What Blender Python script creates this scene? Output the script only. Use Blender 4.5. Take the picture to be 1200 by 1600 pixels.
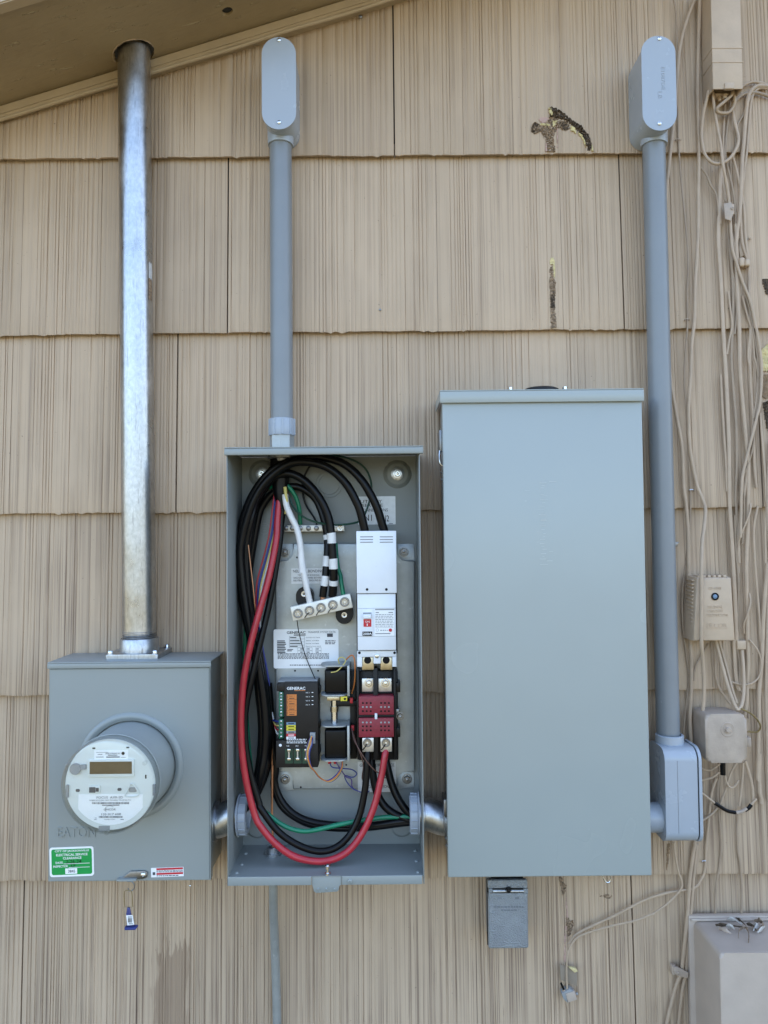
import bpy, bmesh, math, random
from mathutils import Vector, Matrix, noise
R = math.radians
scene = bpy.context.scene
for o in list(bpy.data.objects):
    bpy.data.objects.remove(o, do_unlink=True)

# ------------------------------------------------------------------ camera
F, D, CZ = 1155.0, 1.45, 1.70          # focal length in photo pixels, metres to the wall, camera height
PITCH, ROLL = R(1.9), 0.0095
fwd = Vector((0, math.cos(PITCH), math.sin(PITCH)))
r0 = Vector((1, 0, 0)); u0 = Vector((0, -math.sin(PITCH), math.cos(PITCH)))
rgt = math.cos(ROLL)*r0 - math.sin(ROLL)*u0
upv = math.sin(ROLL)*r0 + math.cos(ROLL)*u0
CAM = Vector((0, -D, CZ))
cd = bpy.data.cameras.new('camera'); cam = bpy.data.objects.new('camera', cd)
scene.collection.objects.link(cam)
cam.matrix_world = Matrix(((rgt.x, upv.x, -fwd.x, CAM.x), (rgt.y, upv.y, -fwd.y, CAM.y), (rgt.z, upv.z, -fwd.z, CAM.z), (0, 0, 0, 1)))
cd.sensor_fit = 'VERTICAL'; cd.sensor_height = 36.0; cd.sensor_width = 27.0
cd.lens = 36.0*F/1600.0; cd.clip_start = 0.02; cd.clip_end = 2000
scene.camera = cam
scene.render.resolution_x = 768; scene.render.resolution_y = 1024

# ------------------------------------------------------------------ sky, sun, exposure
SUN_EL, SUN_AZ = R(52), R(28)            # the sun stands behind the house: this wall is in open shade
world = bpy.data.worlds.new('World'); scene.world = world; world.use_nodes = True
wn = world.node_tree.nodes; wl = world.node_tree.links
sky = wn.new('ShaderNodeTexSky'); sky.sky_type = 'NISHITA'; sky.sun_disc = False
sky.sun_elevation = SUN_EL; sky.sun_rotation = SUN_AZ; sky.air_density = 1.0; sky.dust_density = 2.6; sky.ozone_density = 1.0
wn['Background'].inputs['Strength'].default_value = 0.15
wl.new(sky.outputs[0], wn['Background'].inputs['Color'])
sd = bpy.data.lights.new('sun', 'SUN'); sd.energy = 4.0; sd.angle = R(0.53); sd.color = (1.0, 0.93, 0.82)
so = bpy.data.objects.new('sun', sd); scene.collection.objects.link(so)
sdir = Vector((math.sin(SUN_AZ)*math.cos(SUN_EL), math.cos(SUN_AZ)*math.cos(SUN_EL), math.sin(SUN_EL)))
so.rotation_euler = sdir.to_track_quat('Z', 'Y').to_euler(); so.location = sdir*20
vs = scene.view_settings; vs.view_transform = 'Standard'; vs.look = 'None'; vs.exposure = 2.38; vs.gamma = 1.0
vs.use_curve_mapping = False

# ------------------------------------------------------------------ helpers
def P(px, py, d):
    """photo pixel -> point on the plane d metres out from the wall"""
    v = fwd + rgt*((px-600)/F) + upv*((800-py)/F)
    return CAM + v*((D-d)/v.y)
def S(d): return F/(D-d)
def zoomer(x, y, s):
    return lambda pts, d=None: [(x+p[0]*s, y+p[1]*s) + ((p[2],) if len(p) > 2 else ((d,) if d is not None else ())) for p in pts]
def rect(x0, x1, y0, y1, d):
    cx, cy = (x0+x1)/2, (y0+y1)/2
    return P(x0, cy, d).x, P(x1, cy, d).x, P(cx, y1, d).z, P(cx, y0, d).z
col = scene.collection
ORG = {}
def tag(o, label=None, cat=None, group=None, kind=None):
    if label: o['label'] = label
    if cat: o['category'] = cat
    if group: o['group'] = group
    if kind: o['kind'] = kind
    return o
def thing(name, label, cat, loc, group=None):
    o = bpy.data.objects.new(name, None); col.objects.link(o); o.empty_display_size = 0.02
    o.location = loc; ORG[o.name] = Vector(loc)
    return tag(o, label, cat, group)
def root_origin(p):
    while p.parent: p = p.parent
    return ORG.get(p.name, Vector())
def link_mesh(name, me, parent, pos=None, scale=None, rot=None):
    o = bpy.data.objects.new(name, me); col.objects.link(o)
    if parent is not None: o.parent = parent
    if pos is not None: o.location = Vector(pos) - (root_origin(parent) if parent else Vector())
    if scale is not None: o.scale = (scale,)*3 if isinstance(scale, (int, float)) else scale
    if rot is not None: o.rotation_euler = rot
    return o
def catmull(pts, n=6):
    pts = [Vector(p) for p in pts]
    if len(pts) < 3: return pts
    q = [pts[0]*2-pts[1]] + pts + [pts[-1]*2-pts[-2]]
    out = []
    for i in range(1, len(q)-2):
        a, b, c, e = q[i-1], q[i], q[i+1], q[i+2]
        for k in range(n):
            t = k/n
            out.append(0.5*((2*b)+(c-a)*t+(2*a-5*b+4*c-e)*t*t+(3*b-a-3*c+e)*t**3))
    out.append(pts[-1]); return out

class MB:
    def __init__(s): s.bm = bmesh.new()
    def box(s, x0, x1, d0, d1, z0, z1, bev=0, seg=2):
        r = bmesh.ops.create_cube(s.bm, size=1.0)
        vs_ = r['verts']
        for v in vs_:
            v.co = Vector(((x0+x1)/2+v.co.x*(x1-x0), -(d0+d1)/2+v.co.y*(d1-d0), (z0+z1)/2+v.co.z*(z1-z0)))
        if bev > 0:
            es = list({e for v in vs_ for e in v.link_edges})
            bmesh.ops.bevel(s.bm, geom=es, offset=bev, segments=seg, affect='EDGES', profile=0.5)
        return s
    def pbox(s, x0, x1, y0, y1, d0, d1, bev=0, seg=2):
        a, b, c, e = rect(x0, x1, y0, y1, d1)
        return s.box(a, b, d0, d1, c, e, bev, seg)
    def prism(s, poly, d0, d1, bev=0, seg=2, bevback=False):
        """poly: (x, z) outline extruded from d0 (back) to d1 (front)"""
        f = [s.bm.verts.new((x, -d1, z)) for x, z in poly]; b = [s.bm.verts.new((x, -d0, z)) for x, z in poly]
        return s._shell(f, b, bev, seg)
    def prism_x(s, poly, x0, x1, bev=0, seg=2):
        """poly: (d, z) outline extruded along x; x1 is the bevelled face"""
        f = [s.bm.verts.new((x1, -d, z)) for d, z in poly]; b = [s.bm.verts.new((x0, -d, z)) for d, z in poly]
        return s._shell(f, b, bev, seg)
    def _shell(s, f, b, bev, seg):
        n = len(f)
        ff = s.bm.faces.new(f); s.bm.faces.new(b[::-1])
        for i in range(n): s.bm.faces.new((f[i], b[i], b[(i+1) % n], f[(i+1) % n]))
        if bev > 0:
            bmesh.ops.bevel(s.bm, geom=list(ff.edges), offset=bev, segments=seg, affect='EDGES', profile=0.5)
        return s
    def tube(s, pts, r, n=10, caps=True, smooth=True, sub=6, flat=1.0, wob=0.0, seed=0):
        p = catmull(pts, sub) if smooth else [Vector(q) for q in pts]
        rad = r if callable(r) else (lambda t: r)
        t0 = (p[1]-p[0]).normalized()
        ref = Vector((0, 1, 0)) if abs(t0.y) < 0.9 else Vector((1, 0, 0))
        nrm = (ref - t0*ref.dot(t0)).normalized()
        prev = None
        for i, q in enumerate(p):
            t = (p[min(i+1, len(p)-1)]-p[max(i-1, 0)]).normalized()
            nrm = (nrm - t*nrm.dot(t)).normalized(); bn = t.cross(nrm)
            rr = rad(i/(len(p)-1))
            if wob: rr *= 1+wob*noise.noise(Vector((i*0.7+seed*3.1, seed*7.7, 0.3)))
            ring = [s.bm.verts.new(q + nrm*math.cos(2*math.pi*k/n)*rr*flat + bn*math.sin(2*math.pi*k/n)*rr) for k in range(n)]
            if prev:
                for k in range(n): s.bm.faces.new((prev[k], prev[(k+1) % n], ring[(k+1) % n], ring[k]))
            elif caps: s.bm.faces.new(ring[::-1])
            prev = ring
        if caps: s.bm.faces.new(prev)
        return s
    def cyl(s, p0, p1, r, n=24): return s.tube([p0, p1], r, n, smooth=False)
    def lathe(s, origin, axis, prof, n=32, closed=False):
        """prof: (radius, height along axis)"""
        o = Vector(origin); a = Vector(axis).normalized()
        ref = Vector((0, 0, 1)) if abs(a.z) < 0.9 else Vector((1, 0, 0))
        e1 = (ref-a*ref.dot(a)).normalized(); e2 = a.cross(e1)
        rings = []
        for r, h in prof:
            if r < 1e-6: rings.append([s.bm.verts.new(o+a*h)])
            else: rings.append([s.bm.verts.new(o+a*h+(e1*math.cos(2*math.pi*k/n)+e2*math.sin(2*math.pi*k/n))*r) for k in range(n)])
        pairs = list(zip(rings, rings[1:]))
        if closed: pairs.append((rings[-1], rings[0]))
        for A, B in pairs:
            for k in range(n):
                j = (k+1) % n
                if len(A) == 1 and len(B) == 1: continue
                if len(A) == 1: s.bm.faces.new((A[0], B[j], B[k]))
                elif len(B) == 1: s.bm.faces.new((A[k], A[j], B[0]))
                else: s.bm.faces.new((A[k], A[j], B[j], B[k]))
        return s
    def xf(s, m):
        bmesh.ops.transform(s.bm, matrix=m, verts=s.bm.verts); return s
    def add_mesh(s, me, m):
        n0 = len(s.bm.verts); s.bm.from_mesh(me); s.bm.verts.ensure_lookup_table()
        vs_ = [s.bm.verts[i] for i in range(n0, len(s.bm.verts))]
        bmesh.ops.transform(s.bm, matrix=m, verts=vs_); return s
    def mesh(s, name, m, shift=Vector(), smooth=35):
        bmesh.ops.recalc_face_normals(s.bm, faces=s.bm.faces)
        for v in s.bm.verts: v.co -= shift
        me = bpy.data.meshes.new(name); s.bm.to_mesh(me); s.bm.free()
        me.materials.append(m)
        if smooth:
            me.shade_smooth(); me.set_sharp_from_angle(angle=R(smooth))
        return me
    def obj(s, name, m, parent=None, label=None, cat=None, group=None, kind=None, smooth=35):
        if parent is not None:
            sh = root_origin(parent)
            o = link_mesh(name, s.mesh(name, m, sh, smooth), parent)
            if label: o['label'] = label
            if kind: o['kind'] = kind
            return o
        xs = [v.co for v in s.bm.verts]
        sh = Vector(((min(c.x for c in xs)+max(c.x for c in xs))/2, (min(c.y for c in xs)+max(c.y for c in xs))/2, min(c.z for c in xs)))
        o = link_mesh(name, s.mesh(name, m, sh, smooth), None); o.location = sh
        ORG[o.name] = sh
        return tag(o, label, cat, group, kind)

def rrect(x0, x1, z0, z1, r, n=5):
    out = []
    for cx, cz, a in ((x1-r, z1-r, 0), (x0+r, z1-r, 90), (x0+r, z0+r, 180), (x1-r, z0+r, 270)):
        for k in range(n+1):
            t = R(a+90*k/n); out.append((cx+r*math.cos(t), cz+r*math.sin(t)))
    return out
def stadium(x0, x1, z0, z1, n=14):
    r = (x1-x0)/2; return rrect(x0, x1, z0, z1, r*0.999, n)

# ------------------------------------------------------------------ materials
def nodes(name):
    m = bpy.data.materials.new(name); m.use_nodes = True
    nt = m.node_tree; return m, nt.nodes, nt.links, nt.nodes['Principled BSDF']
def ramp(n, stops):
    r = n.new('ShaderNodeValToRGB'); el = r.color_ramp.elements
    while len(el) > 1: el.remove(el[0])
    el[0].position = stops[0][0]; el[0].color = (*stops[0][1], 1) if not isinstance(stops[0][1], float) else (stops[0][1],)*3+(1,)
    for p, c in stops[1:]:
        e = el.new(p); e.color = (*c, 1) if not isinstance(c, float) else (c,)*3+(1,)
    return r
def tex(n, l, scale, detail=4, rough=0.55, stretch=(1, 1, 1), kind='noise', world=False):
    if world:
        g = n.new('ShaderNodeNewGeometry'); src = g.outputs['Position']
    else:
        g = n.new('ShaderNodeTexCoord'); src = g.outputs['Object']
    mp = n.new('ShaderNodeMapping'); mp.inputs['Scale'].default_value = stretch
    l.new(src, mp.inputs['Vector'])
    if kind == 'noise':
        t = n.new('ShaderNodeTexNoise'); t.inputs['Detail'].default_value = detail; t.inputs['Roughness'].default_value = rough
        out = t.outputs['Fac']
    else:
        t = n.new('ShaderNodeTexVoronoi'); out = t.outputs['Color' if kind == 'cells' else 'Distance']
    t.inputs['Scale'].default_value = scale
    l.new(mp.outputs[0], t.inputs['Vector'])
    return out
def mixc(n, l, fac, a, b, mode='MIX'):
    m = n.new('ShaderNodeMix'); m.data_type = 'RGBA'; m.blend_type = mode
    for sock, v in ((m.inputs[0], fac), (m.inputs[6], a), (m.inputs[7], b)):
        if hasattr(v, 'is_output'): l.new(v, sock)
        elif isinstance(v, (int, float)): sock.default_value = v
        else: sock.default_value = (*v, 1)
    return m.outputs[2]
def bump(n, l, h, strength, dist, prev=None):
    b = n.new('ShaderNodeBump'); b.inputs['Strength'].default_value = strength; b.inputs['Distance'].default_value = dist
    l.new(h, b.inputs['Height'])
    if prev is not None: l.new(prev, b.inputs['Normal'])
    return b.outputs[0]
def mat(name, c, rough=0.5, metal=0.0, var=0.08, vs_=30, bmp=0.0, bs=200, bd=0.001, spec=0.5, dirt=None):
    m, n, l, b = nodes(name)
    b.inputs['Roughness'].default_value = rough; b.inputs['Metallic'].default_value = metal
    b.inputs['Specular IOR Level'].default_value = spec
    f = tex(n, l, vs_, 5)
    r = ramp(n, [(0.3, 1.0-var), (0.7, 1.0+0.0)]); l.new(f, r.inputs[0])
    cc = mixc(n, l, 1.0, c, r.outputs[0], 'MULTIPLY')
    if dirt:
        f2 = tex(n, l, dirt[1], 6, 0.7); r2 = ramp(n, [(dirt[2], 0.0), (dirt[2]+0.12, 1.0)]); l.new(f2, r2.inputs[0])
        cc = mixc(n, l, r2.outputs[0], cc, dirt[0])
    l.new(cc, b.inputs['Base Color'])
    rr = ramp(n, [(0.3, max(0.02, rough-0.02)), (0.75, min(1.0, rough+0.03))]); l.new(f, rr.inputs[0]); l.new(rr.outputs[0], b.inputs['Roughness'])
    if bmp > 0:
        h = tex(n, l, bs, 3); l.new(bump(n, l, h, bmp, bd), b.inputs['Normal'])
    return m

def siding_mat(name, base, dark, worn=False):
    m, n, l, b = nodes(name)
    b.inputs['Roughness'].default_value = 0.62; b.inputs['Specular IOR Level'].default_value = 0.35
    oi = n.new('ShaderNodeObjectInfo')
    big = tex(n, l, 3.0, 4, 0.6, world=True)
    rb = ramp(n, [(0.3, 0.86), (0.7, 1.0)]); l.new(big, rb.inputs[0])
    c = mixc(n, l, 1.0, base, rb.outputs[0], 'MULTIPLY')
    rv = ramp(n, [(0.0, 0.9), (1.0, 1.03)]); l.new(oi.outputs['Random'], rv.inputs[0])
    c = mixc(n, l, 1.0, c, rv.outputs[0], 'MULTIPLY')
    g0 = n.new('ShaderNodeNewGeometry'); s0 = n.new('ShaderNodeSeparateXYZ'); l.new(g0.outputs['Position'], s0.inputs[0])
    wear = n.new('ShaderNodeMapRange'); l.new(s0.outputs[2], wear.inputs[0])       # paint is more weathered low on the wall
    wear.inputs[1].default_value = 2.1; wear.inputs[2].default_value = 0.9; wear.inputs[3].default_value = 0.17; wear.inputs[4].default_value = 0.78
    pm = tex(n, l, 1.0, 3, 0.6, (11, 5, 3.0), world=True); rm = ramp(n, [(0.36, 0.08), (0.64, 1.0)]); l.new(pm, rm.inputs[0])
    def weigh(fac, k=1.0):
        q = mixc(n, l, 1.0, fac, rm.outputs[0], 'MULTIPLY'); w = n.new('ShaderNodeMix'); w.data_type = 'RGBA'; w.blend_type = 'MULTIPLY'; w.inputs[0].default_value = k
        l.new(q, w.inputs[6]); l.new(wear.outputs[0], w.inputs[7]); return w.outputs[2]
    st = tex(n, l, 1.0, 2, 0.5, (150, 15, 0.9), world=True)           # broad weather streaks down the combed face
    r1 = ramp(n, [(0.46, 0.0), (0.64, 0.68)]); l.new(st, r1.inputs[0])
    c = mixc(n, l, weigh(r1.outputs[0], 0.6), c, dark)
    sf = tex(n, l, 1.0, 2, 0.55, (520, 15, 1.4), world=True)          # fine dark grain lines
    rf = ramp(n, [(0.545, 0.0), (0.60, 0.9)]); l.new(sf, rf.inputs[0])
    c = mixc(n, l, weigh(rf.outputs[0], 0.75), c, (dark[0]*0.6, dark[1]*0.57, dark[2]*0.55))
    st2 = tex(n, l, 1.0, 4, 0.7, (300, 40, 9.0), world=True)          # short worn dashes
    r2 = ramp(n, [(0.64, 0.0), (0.72, 0.8)]); l.new(st2, r2.inputs[0])
    c = mixc(n, l, weigh(r2.outputs[0], 1.0), c, (dark[0]*0.55, dark[1]*0.5, dark[2]*0.46))
    sp = tex(n, l, 260, 2, 0.5, world=True)                            # specks
    r3 = ramp(n, [(0.74, 0.0), (0.78, 0.7)]); l.new(sp, r3.inputs[0])
    c = mixc(n, l, r3.outputs[0], c, (0.10, 0.08, 0.06))
    if worn:                                                           # bare worn patch, low on the wall
        g = n.new('ShaderNodeNewGeometry'); sx = n.new('ShaderNodeSeparateXYZ'); l.new(g.outputs['Position'], sx.inputs[0])
        jag = tex(n, l, 1.0, 3, 0.6, (120, 1, 14), world=True)
        def edge(sock, a, bb, amp):
            mm = n.new('ShaderNodeMath'); mm.operation = 'MULTIPLY_ADD'; l.new(jag, mm.inputs[0]); mm.inputs[1].default_value = amp; l.new(sock, mm.inputs[2])
            mr = n.new('ShaderNodeMapRange'); l.new(mm.outputs[0], mr.inputs[0]); mr.inputs[1].default_value = a; mr.inputs[2].default_value = bb
            return mr.outputs[0]
        x0, x1 = P(243, 1540, 0.015).x, P(293, 1540, 0.015).x; zt = P(270, 1478, 0.015).z
        k = edge(sx.outputs[0], x0+0.02, x0+0.028, 0.05)
        for q in (edge(sx.outputs[0], x1+0.03, x1+0.022, 0.05), edge(sx.outputs[2], zt+0.10, zt+0.088, 0.2)):
            mu = n.new('ShaderNodeMath'); mu.operation = 'MULTIPLY'; l.new(k, mu.inputs[0]); l.new(q, mu.inputs[1]); k = mu.outputs[0]
        mu = n.new('ShaderNodeMath'); mu.operation = 'MULTIPLY'; l.new(k, mu.inputs[0]); mu.inputs[1].default_value = 0.6; k = mu.outputs[0]
        c = mixc(n, l, k, c, (0.23, 0.155, 0.10))
    l.new(c, b.inputs['Base Color'])
    h1 = tex(n, l, 1.0, 3, 0.6, (420, 60, 6), world=True); h2 = tex(n, l, 350, 3, 0.6, world=True)
    nb = bump(n, l, h1, 0.35, 0.0012); nb = bump(n, l, h2, 0.15, 0.0006, nb); l.new(nb, b.inputs['Normal'])
    return m
def galv_mat(name, base=(0.62, 0.62, 0.615), rough=0.31, cells=150):
    m, n, l, b = nodes(name); b.inputs['Metallic'].default_value = 1.0
    v = tex(n, l, cells, kind='cells', stretch=(1, 1, 0.7)); f = tex(n, l, 18, 5, 0.65); s_ = tex(n, l, 1.0, 4, 0.7, (260, 260, 26))
    r = ramp(n, [(0.2, (base[0]*0.62, base[1]*0.62, base[2]*0.62)), (0.75, base)]); l.new(f, r.inputs[0])
    bw = n.new('ShaderNodeRGBToBW'); l.new(v, bw.inputs[0])
    rc = ramp(n, [(0.1, 0.90), (0.9, 1.0)]); l.new(bw.outputs[0], rc.inputs[0])
    c = mixc(n, l, 1.0, r.outputs[0], rc.outputs[0], 'MULTIPLY')
    sk = tex(n, l, 170, 4, 0.7, (1, 1, 0.6)); rk_ = ramp(n, [(0.36, 0.84), (0.62, 1.0)]); l.new(sk, rk_.inputs[0])
    c = mixc(n, l, 1.0, c, rk_.outputs[0], 'MULTIPLY')
    rs = ramp(n, [(0.57, 0.0), (0.70, 0.75)]); l.new(s_, rs.inputs[0])
    c = mixc(n, l, rs.outputs[0], c, (0.22, 0.21, 0.2)); l.new(c, b.inputs['Base Color'])
    rr = ramp(n, [(0.25, rough-0.08), (0.8, rough+0.14)]); l.new(f, rr.inputs[0]); l.new(rr.outputs[0], b.inputs['Roughness'])
    h = tex(n, l, 120, 4, 0.6); l.new(bump(n, l, h, 0.12, 0.0008), b.inputs['Normal'])
    return m
def paint_mat(name, c, rough=0.34, peel=0.05, scr=0.5):
    """factory enamel on sheet steel: orange peel, rubbed smudges, a few scratches"""
    m, n, l, b = nodes(name)
    f = tex(n, l, 5, 2, 0.5); r = ramp(n, [(0.3, 0.96), (0.7, 1.0)]); l.new(f, r.inputs[0])
    cc = mixc(n, l, 1.0, c, r.outputs[0], 'MULTIPLY')
    s_ = tex(n, l, 1.0, 3, 0.65, (9, 9, 190)); s2 = tex(n, l, 9, 2, 0.5)
    r1 = ramp(n, [(0.68, 0.0), (0.73, scr*0.5)]); l.new(s_, r1.inputs[0]); r2 = ramp(n, [(0.55, 0.0), (0.65, 1.0)]); l.new(s2, r2.inputs[0])
    k = mixc(n, l, 1.0, r1.outputs[0], r2.outputs[0], 'MULTIPLY')
    cc = mixc(n, l, k, cc, (min(1, c[0]*1.35), min(1, c[1]*1.35), min(1, c[2]*1.35)))
    l.new(cc, b.inputs['Base Color'])
    rr = ramp(n, [(0.3, rough-0.015), (0.7, rough+0.03)]); l.new(f, rr.inputs[0]); l.new(rr.outputs[0], b.inputs['Roughness'])
    h = tex(n, l, 420, 2, 0.5); h2 = tex(n, l, 11, 3, 0.5)
    nb = bump(n, l, h, peel, 0.0006); nb = bump(n, l, h2, 0.06, 0.003, nb); l.new(nb, b.inputs['Normal'])
    return m
def clear_mat(name):
    m, n, l, b = nodes(name)
    tr = n.new('ShaderNodeBsdfTransparent'); tr.inputs[0].default_value = (0.985, 0.99, 0.985, 1)
    gl = n.new('ShaderNodeBsdfGlossy'); gl.inputs['Roughness'].default_value = 0.05
    lw = n.new('ShaderNodeLayerWeight'); lw.inputs[0].default_value = 0.5
    pw = n.new('ShaderNodeMath'); pw.operation = 'POWER'; l.new(lw.outputs['Facing'], pw.inputs[0]); pw.inputs[1].default_value = 2.6
    fr = n.new('ShaderNodeMath'); fr.operation = 'MULTIPLY_ADD'; l.new(pw.outputs[0], fr.inputs[0]); fr.inputs[1].default_value = 0.75; fr.inputs[2].default_value = 0.035
    mx = n.new('ShaderNodeMixShader'); l.new(fr.outputs[0], mx.inputs[0]); l.new(tr.outputs[0], mx.inputs[1]); l.new(gl.outputs[0], mx.inputs[2])
    l.new(mx.outputs[0], n['Material Output'].inputs['Surface']); return m

def soffit_mat(name):
    """painted plywood: long grain checks along the board, flaked here and there"""
    m, n, l, b = nodes(name); b.inputs['Roughness'].default_value = 0.55
    f = tex(n, l, 7, 5, 0.6, world=True); r = ramp(n, [(0.3, (0.30, 0.225, 0.13)), (0.7, (0.37, 0.285, 0.172))]); l.new(f, r.inputs[0])
    ck = tex(n, l, 1.0, 4, 0.65, (5.0, 75, 60), world=True); rk = ramp(n, [(0.63, 0.0), (0.66, 1.0)]); l.new(ck, rk.inputs[0])
    c = mixc(n, l, rk.outputs[0], r.outputs[0], (0.44, 0.35, 0.22)); l.new(c, b.inputs['Base Color'])
    g = tex(n, l, 1.0, 4, 0.6, (7, 150, 120), world=True)
    nb = bump(n, l, g, 0.35, 0.002); nb = bump(n, l, rk.outputs[0], 0.8, 0.003, nb); l.new(nb, b.inputs['Normal'])
    return m
TAN = (0.535, 0.403, 0.276)
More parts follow.
